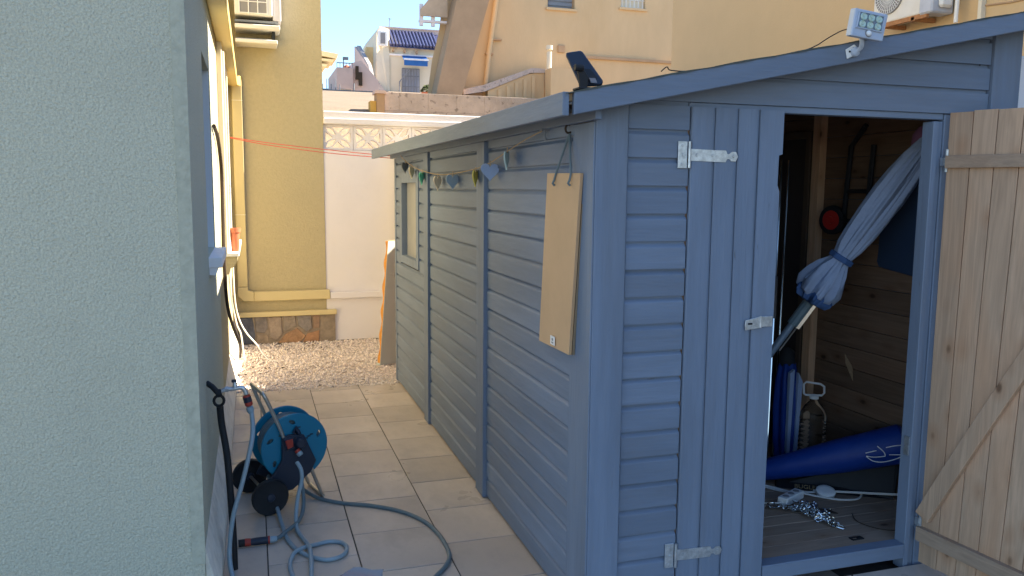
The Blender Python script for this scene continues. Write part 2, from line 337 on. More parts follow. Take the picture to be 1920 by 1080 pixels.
# ================================================================== YELLOW HOUSE (left, L-shaped)
house = thing('yellow_house', 'yellow rendered house filling the left edge, its windows facing the alley', 'house', (-2, 6, 0))
part('front_wall', MB().box(-5.0, -0.2, 3.06, 3.31, 0.0, 7.0), 'stucco', house)
part('corner_bead', MB().box(-0.243, -0.197, 3.056, 3.06, 0.24, 7.0), 'bead', house)
sw = MB()   # side wall with two openings
W1 = (4.12, 4.85, 1.28, 2.24); W2 = (6.18, 7.5, 1.16, 2.55)
for (ya, yb, za, zb) in [(5.4, W2[0], 0, 7), (W2[0], W2[1], 0, W2[2]), (W2[0], W2[1], W2[3], 7), (W2[1], 8.73, 0, 7)]:
    sw.box(-0.45, -0.2, ya, yb, za, zb)
part('side_wall', sw, 'stucco_far', house)
sw = MB()
for (ya, yb, za, zb) in [(3.31, W1[0], 0, 7), (W1[0], W1[1], 0, W1[2]), (W1[0], W1[1], W1[3], 7), (W1[1], 5.4, 0, 7)]: sw.box(-0.45, -0.2, ya, yb, za, zb)
part('near_wall', sw, 'stucco', house)  # shade-tinted copy of the wall colour, ending where the sunlit stretch starts
wn = part('window', MB().box(-0.37, -0.31, W1[0], W1[1], W1[2], W1[2]+.06).box(-0.37, -0.31, W1[0], W1[1], W1[3]-.06, W1[3]).box(-0.37, -0.31, W1[0], W1[0]+.06, W1[2]+.06, W1[3]-.06).box(-0.37, -0.31, W1[1]-.06, W1[1], W1[2]+.06, W1[3]-.06), 'paleblue', house)
part('pane', MB().box(-0.35, -0.34, W1[0]+.06, W1[1]-.06, W1[2]+.06, W1[3]-.06), 'glass', wn)
part('reveal_lining', MB().box(-0.31, -0.203, W1[1]-.012, W1[1]-.001, W1[2], W1[3]), 'paleblue', wn)
part('sill', MB().box(-.31, -.140, W1[0]+.001, W1[1]-.013, 1.23, 1.2795), 'lav', wn, bevel=.003)
part('sill_moulding', MB().prism([(-.199, W1[0]+.01, 1.195), (-.17, W1[0]+.01, 1.195), (-.158, W1[0]+.01, 1.2295), (-.199, W1[0]+.01, 1.2295)], (0, .68, 0)), 'lav', wn)
w2 = part('window', MB().box(-0.199, -0.165, W2[0]-.1, W2[0], W2[2]-.02, W2[3]+.1).box(-0.199, -0.165, W2[1], W2[1]+.1, W2[2]-.02, W2[3]+.1).box(-0.199, -0.165, W2[0], W2[1], W2[3], W2[3]+.1)
     .box(-0.199, -0.15, W2[0]-.02, W2[0]+.04, W2[2], W2[3]-.001), 'cream', house, bevel=.003, label='cream framed window with a white sill')
part('frame', MB().box(-.3, -.16, W2[0]+.045, W2[0]+.1, W2[2]+.03, W2[3]-.002).box(-.3, -.22, W2[1]-.06, W2[1], W2[2]+.03, W2[3]-.002).box(-.3, -.22, W2[0]+.1, W2[1]-.06, W2[2]+.03, W2[2]+.09), 'whitep', w2)
part('pane', MB().box(-.27, -.26, W2[0]+.1, W2[1]-.06, W2[2]+.09, W2[3]-.002), 'glass', w2)
part('sill', MB().box(-.3, -.09, W2[0]-.1, W2[1]+.1, 1.122, 1.15), 'whitep', w2, bevel=.004)
part('sill_corbel', MB().prism([(-.2, 6.1, 1.12), (-.102, 6.1, 1.12), (-.104, 6.1, 1.09), (-.13, 6.1, 1.045), (-.15, 6.1, 1.04), (-.16, 6.1, 1.0), (-.2, 6.1, .98)], (0, 1.5, 0)), 'stucco_far', w2)
part('plinth', MB().prism([(-.2, 3.12, 0), (-.155, 3.12, 0), (-.155, 3.12, .075), (-.199, 3.12, .27), (-.2, 3.12, .27)], (0, 5.6, 0)), 'plinth', house)
part('far_wall', MB().box(-5, 0.73, 8.73, 12.5, 0, 7.5), 'stucco_far', house)
part('ledge', MB().box(-.198, .83, 8.655, 8.729, .285, .335), 'trunk', house, bevel=.006)
sb = part('stone_base', MB().box(-.197, .815, 8.69, 8.728, 0, .283), mat('mortar', (0.3, 0.24, 0.18), .95, .2, 20), house)
stones = [((0.13, .14, .17), [(0, 0), (.135, 0), (.15, .1), (.125, .285), (0, .285)]), ((.24, .21, .19), [(.14, .29), (.155, .12), (.24, .11), (.275, .16), (.265, .285)]),
          ((.36, .28, .2), [(.15, 0), (.285, 0), (.275, .09), (.165, .1)]), ((.34, .27, .21), [(.285, .13), (.295, .06), (.36, .02), (.42, .09), (.41, .285), (.275, .285)]),
          ((.3, .25, .2), [(.43, .11), (.56, .17), (.55, .285), (.425, .285)]), ((.42, .25, .14), [(.37, 0), (.6, 0), (.66, .06), (.57, .155), (.44, .09)]),
          ((.26, .23, .21), [(.575, .18), (.66, .1), (.72, .14), (.71, .285), (.565, .285)]), ((.4, .22, .12), [(.62, 0), (.79, 0), (.795, .12), (.67, .09)]),
          ((.33, .22, .15), [(.73, .14), (.795, .14), (.8, .285), (.725, .285)])]
random.seed(3)
for i, (c, pl) in enumerate(stones):
    cx = sum(p[0] for p in pl)/len(pl); cz = sum(p[1] for p in pl)/len(pl)
    mb = MB(); ins = lambda k: [((p[0]-cx)*k + cx - .16*0 + 0.0, (p[1]-cz)*k + cz) for p in pl]
    n = len(pl); a = ins(.985); b = ins(.92); x0 = -.145; dp = .008 + random.uniform(0, .006)
    vs = [(x0+p[0], 8.692, p[1]+.001) for p in a] + [(x0+p[0], 8.69-dp+random.uniform(-.003, .003), p[1]+.001) for p in b]
    mb.add(vs, [tuple(range(n, 2*n))] + [(k, (k+1) % n, (k+1) % n+n, k+n) for k in range(n)])
    part('stone', mb, mat('slate_stone', tuple(v*1.0 for v in c), .85, .25, 14, .006, 40, stain=(c[0]*.5, c[1]*.5, c[2]*.55), sscale=9, samt=.7), sb, smooth=False)
# square wall trunking: along the wall, down the far wall, then across it
part('trunking', MB().box(-.199, -.095, 3.3, 8.6, 2.60, 2.70).prism([(-.199, 8.6, 2.6), (-.095, 8.6, 2.6), (-.095, 8.6, 2.7), (-.199, 8.6, 2.7)], (.05, .12, 0)), 'gutter', house, bevel=.008, seg=2)
tr = part('downpipe', MB().box(-.152, -.056, 8.672, 8.728, .60, 2.66), 'trunk', house, bevel=.006)
part('elbow', MB().prism([(-.154, 8.67, .597), (-.054, 8.67, .597), (-.054, 8.67, .56), (.0, 8.67, .545), (.0, 8.67, .449), (-.10, 8.67, .455), (-.154, 8.67, .505)], (0, .056, 0)), 'trunk', tr, bevel=.004)
part('joint_strip', MB().box(-.156, -.052, 8.668, 8.672, 2.46, 2.464).box(-.156, -.052, 8.668, 8.672, 1.33, 1.334), 'plinth', tr)
part('cross_pipe', MB().box(.002, .765, 8.672, 8.728, .449, .545), 'trunk', house, bevel=.006)

aw = thing('louvred_awning', 'cream louvred awning jutting from the far corner of the yellow house', 'awning', (.75, 11, 3))
part('awning_frame', MB().prism([(.735, 10.9, 3.36), (1.12, 10.9, 3.31), (1.10, 10.9, 3.25), (.74, 10.9, 3.30)], (0, .7, 0)), 'cream', aw)
for k in range(4):
    z = 3.26 - .065*k; xr = 1.07 - .085*k
    part('louvre', MB().prism([(.735, 10.92, z), (xr, 10.92, z-.02), (xr-.02, 10.92, z-.05), (.735, 10.92, z-.03)], (0, .66, 0)), 'cream', aw)

# AC unit on the far wall, above the trunking
ac = thing('air_conditioner', 'cream air conditioner with a grid grille, hung high on the shaded yellow wall', 'air conditioner', (.1, 8.5, 3.2))
part('casing', MB().box(-.1, .25, 8.42, 8.70, 3.24, 3.75), 'acw', ac, bevel=.012, seg=2)
part('side_cover', MB().box(.252, .33, 8.45, 8.69, 3.2, 3.75), mat('ac_side', (.6, .58, .62), .5), ac, bevel=.01)
gm = MB()
for q in range(5): gm.box(-.06, .2, 8.408, 8.42, 3.255 + q*.105, 3.263 + q*.105)
for q in range(4): gm.box(-.06 + q*.0845, -.05 + q*.0845, 8.404, 8.408, 3.25, 3.7)
part('grille_bars', gm, 'whitep', ac)
part('grille_panel', MB().box(-.055, .2, 8.413, 8.4195, 3.265, 3.7), 'grille', ac)
part('base_rail', MB().box(-.1, .3, 8.45, 8.7, 3.18, 3.2).box(-.09, .27, 8.5, 8.7, 3.02, 3.04), 'rail', ac)
part('drip_tray', MB().box(-.1, .315, 8.40, 8.72, 3.115, 3.155), 'acw', ac, bevel=.006)
part('lower_tray', MB().box(-.1, .29, 8.42, 8.72, 2.985, 3.02), 'acw', ac, bevel=.006)
part('bracket', MB().box(.24, .27, 8.5, 8.725, 3.025, 3.11).box(.28, .3, 8.5, 8.725, 3.158, 3.178), 'dark', ac)

# ================================================================== WHITE BOUNDARY WALL
ww = thing('white_boundary_wall', 'white painted boundary wall closing the alley, topped with pierced blocks', 'wall', (1, 8.8, 0))
part('wall_body', MB().box(.732, 4.6, 8.74, 8.9, 0, 2.0), 'white', ww)
part('coping', MB().box(.732, 4.62, 8.70, 8.94, 2.262, 2.325).box(.732, 4.6, 8.72, 8.92, 2.325, 2.395), 'white', ww, bevel=.008)
part('cross_pipe', MB().box(.768, 1.9, 8.68, 8.738, .449, .515), 'white', ww, bevel=.005)
part('low_render', MB().box(.732, 1.9, 8.72, 8.739, 0, .447), 'white', ww)
def block_mesh(wd, ht):
    cu = bpy.data.curves.new('pierced_block', 'CURVE'); cu.dimensions = '2D'; cu.fill_mode = 'BOTH'; cu.extrude = .04
    def poly(pts):
        s = cu.splines.new('POLY'); s.points.add(len(pts)-1)
        for i, p in enumerate(pts): s.points[i].co = (p[0], p[1], 0, 1)
        s.use_cyclic_u = True
    hw, hh = wd/2, ht/2; poly([(-hw, -hh), (hw, -hh), (hw, hh), (-hw, hh)])
    for sx in (-1, 1):
        for sy in (-1, 1):
            a = Vector((sx*hw*.14, sy*hh*.16)); b = Vector((sx*hw*.82, sy*hh*.82)); d = b-a; pn = Vector((-d.y, d.x)).normalized()
            pts = []
            for k in range(9): pts.append(a + d*k/8 + pn*.026*math.sin(math.pi*k/8))
            for k in range(7, 0, -1): pts.append(a + d*k/8 - pn*.026*math.sin(math.pi*k/8))
            poly(pts)
    for s in (-1, 1):
        poly([(s*hw*.34, 0), (s*hw*.84, hh*.42), (s*hw*.84, -hh*.42)]); poly([(0, s*hh*.34), (hw*.42, s*hh*.84), (-hw*.42, s*hh*.84)])
    o = bpy.data.objects.new('tmp', cu); COL.objects.link(o)
    me = bpy.data.meshes.new_from_object(o.evaluated_get(bpy.context.evaluated_depsgraph_get())); bpy.data.objects.remove(o)
    me.materials.clear(); me.materials.append(M['white']); return me
bmsh = block_mesh(.306, .255)
for k in range(9):
    o = link('pierced_block', bmsh, ww, (.885 + .31*k, 8.81, 2.132)); o.rotation_euler = (R(90), 0, 0)
pl = solo('cream_pillar', MB().box(1.47, 1.72, 8.45, 8.68, 0, 2.0).box(1.45, 1.74, 8.43, 8.69, 2.0, 2.05), 'cream', 'cream pillar standing against the white wall, half hidden by the shed', 'pillar', bevel=.01)

# insulated panel standing on edge behind the shed
ip = thing('insulated_panel', 'grey insulated roof panel with a wavy orange foam edge, standing on the gravel', 'panel', (1.15, 7.45, 0))
uu = Vector((.80, .60, 0)); tt = Vector((-.60, .80, 0)); p0 = Vector((1.075, 7.30, .01))
lean = lambda z: Vector((.075*z, 0, 0))
nz_ = 40; front = []; back = []
for k in range(nz_+1):
    z = 1.13*k/nz_; front.append(p0 + lean(z) + Vector((0, 0, z)))
    back.append(p0 + lean(z) + Vector((0, 0, z)) + tt*(.024 + .010*math.sin(z*2*math.pi/.22)))
part('foam_core', MB().prism([tuple(p) for p in front] + [tuple(p) for p in back[::-1]], uu*.44), 'foam', ip)
part('face_sheet', MB().prism([front[0] - tt*.004, front[0] - tt*.001, front[-1] - tt*.001, front[-1] - tt*.004], uu*.445), 'sheet', ip)
part('corrugated_sheet', MB().prism([tuple(p + tt*.001) for p in back] + [tuple(p + tt*.003) for p in back[::-1]], uu*.445), 'whitep', ip)
part('bottom_lip', MB().prism([front[0] - tt*.006 - Vector((0, 0, .008)), front[0] + tt*.045 - Vector((0, 0, .008)), front[0] + tt*.045 + Vector((0, 0, .02)), front[0] - tt*.006 + Vector((0, 0, .02))], uu*.45), 'sheet', ip)
part('seam', MB().prism([front[8] - tt*.0055, front[8] - tt*.0042, front[8] - tt*.0042 + Vector((0, 0, .006)), front[8] - tt*.0055 + Vector((0, 0, .006))], uu*.44)
     .prism([front[18] - tt*.0055, front[18] - tt*.0042, front[18] - tt*.0042 + Vector((0, 0, .006)), front[18] - tt*.0055 + Vector((0, 0, .006))], uu*.44)
     .prism([front[29] - tt*.0055, front[29] - tt*.0042, front[29] - tt*.0042 + Vector((0, 0, .006)), front[29] - tt*.0055 + Vector((0, 0, .006))], uu*.44), 'sheet', ip)

# ================================================================== HOUSES ON THE HILL
rw = thing('retaining_wall', 'weathered concrete block wall on the slope below the peach house', 'wall', (4, 14.2, 2.5))
for r_ in range(2):
    x = 2.2 - (.25 if r_ else 0)
    while x < 8:
        xa, xb = max(x, 2.2), x + .5; x += .5
        part('concrete_block', MB().box(xa+.001, xb-.001, 14.05, 14.35, 2.6 + .31*r_, 2.905 + .31*r_ + .003), 'conc', rw, bevel=.003)
pillar = thing('gate_pillar', 'small yellow and brown pillar at the left end of the concrete block wall', 'pillar', (2.1, 14.1, 2.5))
part('pillar_shaft', MB().box(2.06, 2.192, 14.0, 14.3, 2.5, 3.18), 'brown', pillar)
part('pillar_side', MB().box(1.96, 2.057, 14.05, 14.3, 2.5, 3.06), mat('ochre_render', (.6, .38, .1), .9, .08, 4), pillar)
part('pillar_cap', MB().box(2.03, 2.22, 13.97, 14.33, 3.182, 3.23), 'pink', pillar)

ph = thing('peach_house', 'large peach rendered house on the slope behind the shed roof', 'house', (8, 26, 4))
body = MB().prism([(5.0, 24, 4.2), (5.15, 24, 5.3), (5.36, 24, 6.13), (5.47, 24, 7.0), (5.6, 24, 9.5), (8.717, 24, 9.5), (8.717, 24, 4.2)], (0, 9, 0))
WA = (8.72, 9.6, 7.06, 8.4); WB = (11.14, 11.98, 7.24, 8.4)
body = MB().prism([(5.0, 24, 4.2), (5.15, 24, 5.3), (5.36, 24, 6.13), (5.47, 24, 7.0), (5.6, 24, 9.5), (WA[0], 24, 9.5), (WA[0], 24, 4.2)], (3.2, 9, 0))
for (xa, xb, za, zb) in [(WA[0], WA[1], 4.2, WA[2]), (WA[0], WA[1], WA[3], 9.5), (WA[1], WB[0], 4.2, 9.5), (WB[0], WB[1], 4.2, WB[2]), (WB[0], WB[1], WB[3], 9.5), (WB[1], 13.2, 4.2, 9.5)]:
    body.box(xa, xb, 24, 33, za, zb)
part('facade', body, 'peach', ph)
for i, (xa, xb, za, zb) in enumerate((WA, WB)):
    fr = part('window', MB().box(xa, xb, 24.12, 24.16, za, za+.05).box(xa, xa+.05, 24.12, 24.16, za+.05, zb).box(xb-.05, xb, 24.12, 24.16, za+.05, zb), 'brown' if i == 0 else 'whitep', ph)
    part('pane', MB().box(xa+.05, xb-.05, 24.13, 24.15, za+.05, zb), M['rail'] if i == 0 else M['cream'], fr)
    part('sill', MB().box(xa-.06, xb+.06, 23.93, 24.1, za-.07, za-.001), 'peach', fr)
    bars = MB()
    if i == 0:
        for q in range(9): bars.box(xa+.05, xb-.05, 24.10, 24.12, za+.1 + q*.14, za+.2 + q*.14)
        part('shutter_slats', bars, 'rail', fr)
    else:
        for q in range(6): bars.box(xa+.06 + q*.14, xa+.08 + q*.14, 24.06, 24.08, za, zb)
        bars.box(xa, xb, 24.06, 24.08, za+.25, za+.27); part('grille', bars, 'whitep', fr)
part('string_course', MB().box(9.8, 13.2, 23.92, 23.999, 5.62, 5.70), 'brown', ph)
part('wall_vent', MB().box(9.06, 9.28, 23.94, 23.999, 5.75, 5.97), 'brown', ph, bevel=.01)
part('sloping_buttress', MB().prism([(5.09, 23.2, 4.2), (5.84, 23.2, 4.2), (6.85, 23.2, 7.6), (5.86, 23.2, 7.6)], (0, .79, 0)), 'brown', ph)
part('downpipe', MB().tube([(6.72, 23.9, 4.2), (6.85, 23.9, 5.6), (7.14, 23.9, 7.6)], .075, 10), 'peach', ph, smooth=True)
part('pipe_bracket', MB().box(6.75, 6.98, 23.85, 23.999, 5.55, 5.6).box(6.95, 7.25, 23.88, 23.999, 5.98, 6.02), 'brown', ph)
part('stair_parapet', MB().prism([(5.95, 23.4, 4.45), (6.6, 23.4, 4.62), (8.03, 23.4, 5.16), (9.3, 23.4, 5.16), (9.3, 23.4, 5.06), (8.0, 23.4, 5.02), (6.6, 23.4, 4.42), (5.95, 23.4, 4.3)], (0, .3, 0)), 'conc', ph)
part('stair_wall', MB().prism([(6.7, 23.45, 4.2), (6.7, 23.45, 4.45), (8.0, 23.45, 5.0), (8.44, 23.45, 5.04), (8.44, 23.45, 4.2)], (0, .2, 0)), 'peach', ph)
for q in range(5): part('baluster', MB().box(7.0 + q*.26, 7.1 + q*.26, 23.40, 23.448, 4.2, 4.5 + q*.11), 'peach', ph)
part('front_block', MB().box(8.45, 9.75, 22.9, 23.395, 4.2, 5.12), 'peach', ph)
part('chimney', MB().tube([(8.5, 23.2, 5.12), (8.5, 23.2, 5.62)], .075, 10).tube([(8.5, 23.2, 5.68), (8.5, 23.2, 5.8)], .1, 10), 'cream', ph)
pg = part('pergola', MB().box(4.72, 4.82, 23.6, 23.7, 6.2, 6.8).box(5.06, 5.16, 23.6, 23.7, 6.2, 7.2).box(4.7, 5.5, 23.58, 23.72, 6.3, 6.36), 'white', ph)
part('pergola_roof', MB().prism([(4.72, 23.5, 6.62), (5.15, 23.5, 7.15), (5.5, 23.5, 7.15), (5.5, 23.5, 6.45), (4.72, 23.5, 6.45)], (0, .06, 0)), 'beige', pg)
part('pergola_beam', MB().box(5.0, 5.5, 23.4, 23.8, 7.16, 7.3), 'white', pg)

th = thing('tiled_house', 'distant cream house with a dark blue tiled roof and striped awning', 'house', (7, 41, 6))
part('wall', MB().box(6.62, 9.4, 40.6, 46, 5.5, 8.45), 'cream', th)
part('flank_wall', MB().prism([(5.9, 40.2, 5.5), (6.6, 40.5, 5.5), (6.6, 40.5, 9.2), (6.1, 40.2, 9.25), (5.95, 40.2, 9.0)], (0, 5, 0)), 'cream', th)
rf = part('roof', MB().prism([(6.45, 41.4, 9.2), (6.6, 40.3, 8.35), (9.4, 40.3, 8.3), (9.4, 41.4, 9.2)], (0, .05, .08)), 'roofblue', th)
for q in range(15):
    xx = 6.62 + q*.165
    part('roof_tile', MB().tube([(xx, 40.27, 8.44), (xx-.02, 40.9, 8.93), (xx-.04, 41.4, 9.3)], .07, 6), 'roofblue', rf, smooth=True)
part('ridge', MB().box(6.4, 9.4, 41.4, 41.8, 9.2, 9.42).box(6.4, 9.4, 41.36, 41.84, 9.42, 9.48), 'pink', th)
part('beam_ends', MB().box(6.75, 6.83, 40.4, 40.59, 8.15, 8.3).box(7.3, 7.38, 40.4, 40.59, 8.13, 8.28).box(7.9, 7.98, 40.4, 40.59, 8.1, 8.25), 'brown', th)
part('cornice', MB().box(6.6, 9.4, 40.5, 40.598, 7.98, 8.06), 'white', th)
awn = part('awning', MB().prism([(7.2, 40.5, 8.0), (7.2, 39.9, 7.7), (8.4, 39.9, 7.7), (8.4, 40.5, 8.0)], (0, 0, -.02)), 'awnb', th)
part('valance', MB().box(7.2, 8.35, 39.86, 39.89, 7.45, 7.7), 'awnb', awn); part('white_stripe', MB().box(7.2, 8.4, 39.85, 39.895, 7.70, 7.78), 'awnw', awn)
dr = part('door', MB().box(7.2, 8.05, 40.55, 40.598, 6.2, 7.38), mat('door_grey', (.35, .38, .46), .6), th)
gb = MB()
for q in range(7): gb.box(7.2 + q*.14, 7.23 + q*.14, 40.46, 40.49, 6.2, 7.4)
gb.box(7.2, 8.07, 40.45, 40.459, 6.5, 6.54).box(7.2, 8.07, 40.45, 40.459, 7.0, 7.04).box(7.2, 8.07, 40.45, 40.459, 7.36, 7.4)
part('grille', gb, 'rail', dr)
part('handrail', MB().tube([(7.03, 40.2, 6.15), (7.03, 40.2, 6.7), (7.5, 40.2, 7.3), (7.6, 40.2, 7.3)], .03, 6), 'rail', th)
part('wall_box', MB().box(5.99, 6.42, 39.9, 40.19, 8.3, 9.0), 'whitep', th, bevel=.02)
part('box_grille', MB().box(6.08, 6.3, 39.87, 39.9, 8.4, 8.9), 'grille', th)
part('antenna', MB().tube([(6.8, 41.6, 9.4), (6.8, 41.6, 9.95)], .02, 5).tube([(6.74, 41.6, 9.9), (6.9, 41.6, 9.9)], .015, 5), 'rail', th)
sp = MB()
for q in range(12): sp.box(5.55 + q*-.035 + .22, 6.2 - q*.035, 39.2 + q*.2, 39.4 + q*.2, 5.4, 6.15 + q*.105)
part('stair_flight', sp, 'step', th)
part('stair_parapet', MB().prism([(5.74, 39.0, 6.1), (5.55, 39.4, 7.25), (5.22, 40.6, 8.27), (5.05, 40.6, 8.3), (5.05, 40.6, 5.4), (5.7, 39.0, 5.4)], (-.12, 0, 0)), 'pink', th)
part('parapet_cap', MB().beam((5.66, 38.98, 6.15), (5.48, 39.4, 7.28), .18, .1).beam((5.48, 39.4, 7.28), (5.14, 40.6, 8.31), .18, .1), 'step', th)
part('upper_wall', MB().box(5.2, 5.95, 41.4, 42, 5.5, 8.2).box(5.6, 5.95, 41.4, 42, 8.2, 8.45), mat('yellow_render', (.66, .5, .26), .9), th)
bush = thing('potted_bush', 'round dark bush in a red pot by the distant barred door', 'plant', (7.9, 38.5, 6.2))
bb = MB()
for q in range(160):
    a = random.uniform(0, 6.28); e = random.uniform(-.2, 1.5); r_ = .32*random.uniform(.7, 1); c = Vector((8.05 + r_*math.cos(a)*math.cos(e), 38.5 + r_*math.sin(a)*math.cos(e), 6.12 + r_*math.sin(e)*.9))
    u = Vector((random.gauss(0, 1), random.gauss(0, 1), random.gauss(0, 1))).normalized()*.07; v = u.orthogonal().normalized()*.05; bb.add([c-u, c-v, c+u, c+v], [(0, 1, 2, 3)])
part('foliage', bb, 'green', bush); part('pot', MB().lathe([(.2, 0), (.3, .3)], (8.05, 38.5, 5.75), (0, 0, 1), 14), 'terra', bush)
pk = thing('pink_house', 'low pinkish house with a railed roof, far left of the stairs', 'house', (4, 37, 5))
part('wall', MB().box(3.62, 4.3, 36, 40, 4.8, 6.65), 'pink', pk); part('side_wing', MB().prism([(4.302, 36.2, 4.8), (5.5, 36.2, 4.8), (5.4, 36.2, 6.2), (4.7, 36.2, 7.0), (4.302, 36.2, 6.9)], (0, 3, 0)), mat('pale_pink', (.66, .53, .48), .9, .05, 2), pk)
part('garage_door', MB().box(3.72, 4.2, 35.95, 35.999, 4.9, 5.75), 'beige', pk)
rl = MB().box(3.62, 4.3, 36, 36.03, 6.82, 6.86)
for q in range(6): rl.box(3.62 + q*.13, 3.64 + q*.13, 36, 36.03, 6.65, 6.82)
part('railing', rl, 'rail', pk); part('downpipe', MB().tube([(4.33, 35.93, 4.8), (4.33, 35.93, 6.0)], .03, 6), 'rail', pk)
part('wall_plants', MB().box(4.42, 4.55, 36.05, 36.198, 6.2, 6.75).box(4.55, 4.7, 36.05, 36.198, 5.95, 6.5), 'leafbit', pk)
part('roof_dome', MB().lathe([(.16, 0), (.16, .1), (.1, .22), (.02, .26)], (4.15, 37, 6.65), (0, 0, 1), 10), 'terra', pk)
sl = thing('street_lamp', 'thin street lamp rising behind the distant pink house', 'street lamp', (4.05, 41, 5))
part('pole', MB().tube([(4.45, 41, 5), (4.45, 41, 7.75)], .025, 6), 'rail', sl); part('lamp_head', MB().box(4.42, 4.68, 40.9, 41.1, 7.72, 7.84), 'rail', sl)
fe = thing('wire_fence', 'grey wire fence and posts in the gap beside the yellow house corner', 'fence', (3, 34, 4.6))
for q in range(5): part('post', MB().tube([(2.85 + q*.17, 34, 4.5), (2.85 + q*.17, 34, 5.7 + .2*(q % 2))], .02, 5), 'rail', fe)
part('wire', MB().box(2.8, 3.6, 34, 34.01, 5.3, 5.33).box(2.8, 3.6, 34, 34.01, 5.0, 5.03), 'rail', fe)
hs = thing('hedge', 'low dark hedge below the wire fence', 'plant', (3.1, 33.5, 4.5))
hm = MB()
for q in range(300):
    c = Vector((random.uniform(2.6, 3.6), random.uniform(33.3, 33.8), random.uniform(4.4, 5.0))); u = Vector((random.gauss(0, 1), random.gauss(0, 1), random.gauss(0, 1))).normalized()*.06
    v = u.orthogonal().normalized()*.04; hm.add([c-u, c-v, c+u, c+v], [(0, 1, 2, 3)])
part('foliage', hm, 'green', hs)

oh = thing('orange_house', 'plain orange rendered house rising behind the right side of the shed roof', 'house', (11, 8, 0))
part('wall', MB().box(8.5, 16, 5.55, 15.75, -0.05, 6.2), 'orange', oh)
part('added_sun_blocker', MB().box(8.5, 16, 2.6, 5.548, -0.05, 9.7), 'orange', oh)  # unseen block, added tall enough to shade the near left wall
part('added_low_sun_blocker', MB().box(8.5, 16, -9, 2.598, -0.05, 7.1), 'orange', oh)  # lower unseen block, added to keep the sun off the front patio
part('cable_line', MB().tube([(8.49, 8.0, 3.86), (8.49, 7.6, 3.82), (8.49, 5, 3.8)], .012, 6), 'brown', oh)
part('wall_pipe', MB().box(8.43, 8.499, 7.95, 8.0, 3.4, 5), 'cream', oh)
ac2 = thing('air_conditioner', 'white air conditioner with a round fan on the orange wall, behind the floodlight', 'air conditioner', (8.3, 9, 4))
part('casing', MB().box(8.16, 8.46, 8.62, 9.46, 3.86, 4.5), 'acw', ac2, bevel=.02, seg=2)
part('end_cover', MB().box(8.12, 8.47, 8.40, 8.615, 3.84, 4.5), mat('ac_grey', (.5, .53, .6), .5), ac2, bevel=.02)
part('valve_cover', MB().box(8.2, 8.4, 8.33, 8.40, 3.9, 4.3), 'whitep', ac2, bevel=.03)
fan = part('fan_grille', MB().lathe([(.25, 0), (.25, .012), (.235, .016)], (8.158, 9.17, 4.21), (-1, 0, 0), 32), 'grille', ac2)
fb = MB()
for q in range(36):
    t = 2*math.pi*q/36; fb.beam((8.138, 9.17 + .07*math.cos(t), 4.21 + .07*math.sin(t)), (8.138, 9.17 + .235*math.cos(t), 4.21 + .235*math.sin(t)), .006, .006, up=(1, 0, 0))
for r_ in (.11, .155, .2, .24): fb.tube([(8.136, 9.17 + r_*math.cos(k*.2618), 4.21 + r_*math.sin(k*.2618)) for k in range(24)], .003, 4, closed=True)
part('grille_bars', fb, 'whitep', fan); part('fan_hub', MB().lathe([(.07, 0), (.065, .012)], (8.14, 9.17, 4.21), (-1, 0, 0), 20), 'whitep', fan)
part('bracket', MB().box(8.14, 8.49, 8.7, 8.75, 3.79, 3.84).box(8.14, 8.49, 9.2, 9.25, 3.79, 3.84).box(8.14, 8.18, 8.5, 9.4, 3.8, 3.857), 'rust', ac2)
part('pipe', MB().tube(spline([(8.3, 8.36, 4.3), (8.34, 8.28, 4.35), (8.36, 8.25, 4.2), (8.36, 8.25, 3.7)], 5), .025, 8), 'whitep', ac2)
solo('white_wall', MB().prism([(3.085, 2.74, 0), (3.085, 2.74, 2.2), (3.085, 6.9, 2.28), (3.085, 7.1, 2.57), (3.085, 8.735, 2.57), (3.085, 8.735, 0)], (.2, 0, 0)), 'white', 'white garden wall just right of the shed corner post', 'wall', bevel=.01)  # hidden far end lengthened and raised to shade the gravel

# ================================================================== SHED
random.seed(11)
shed = thing('garden_shed', 'grey-blue painted wooden shed with a sloping roof, one door standing open', 'shed', (2.1, 4.6, 0))
XS, YS = 1.152, 2.66                      # outer faces of the side and front framing
zr = lambda x: 1.905 + .205*(x - 1.0)     # underside of the roof deck
PR = [(0, 0), (-.0165, 0), (-.0175, .002), (-.018, .0775), (-.0165, .081), (-.0095, .0875), (-.005, .0925), (-.005, .1003), (0, .1003)]   # shiplap section (outwards, up)
def board_mesh(name, axis, length, m):
    mb = MB()
    if axis == 'x': mb.prism([(0, p[0], p[1]) for p in PR], (length, 0, 0))
    else: mb.prism([(p[0], 0, p[1]) for p in PR], (0, length, 0))
    return mb.mesh(name, M[m])
def jit(o, ax):
    o.location[1 if ax == 'x' else 0] += random.uniform(-.0012, .0012); o.location[2] += random.uniform(-.0008, .0008)
# front boards left of the doors
fm = board_mesh('siding_board', 'x', 1.508 - 1.268, 'paint_x')
for k in range(18): jit(link('siding_board', fm, shed, (1.268, YS, .033 + .1*k)), 'x')
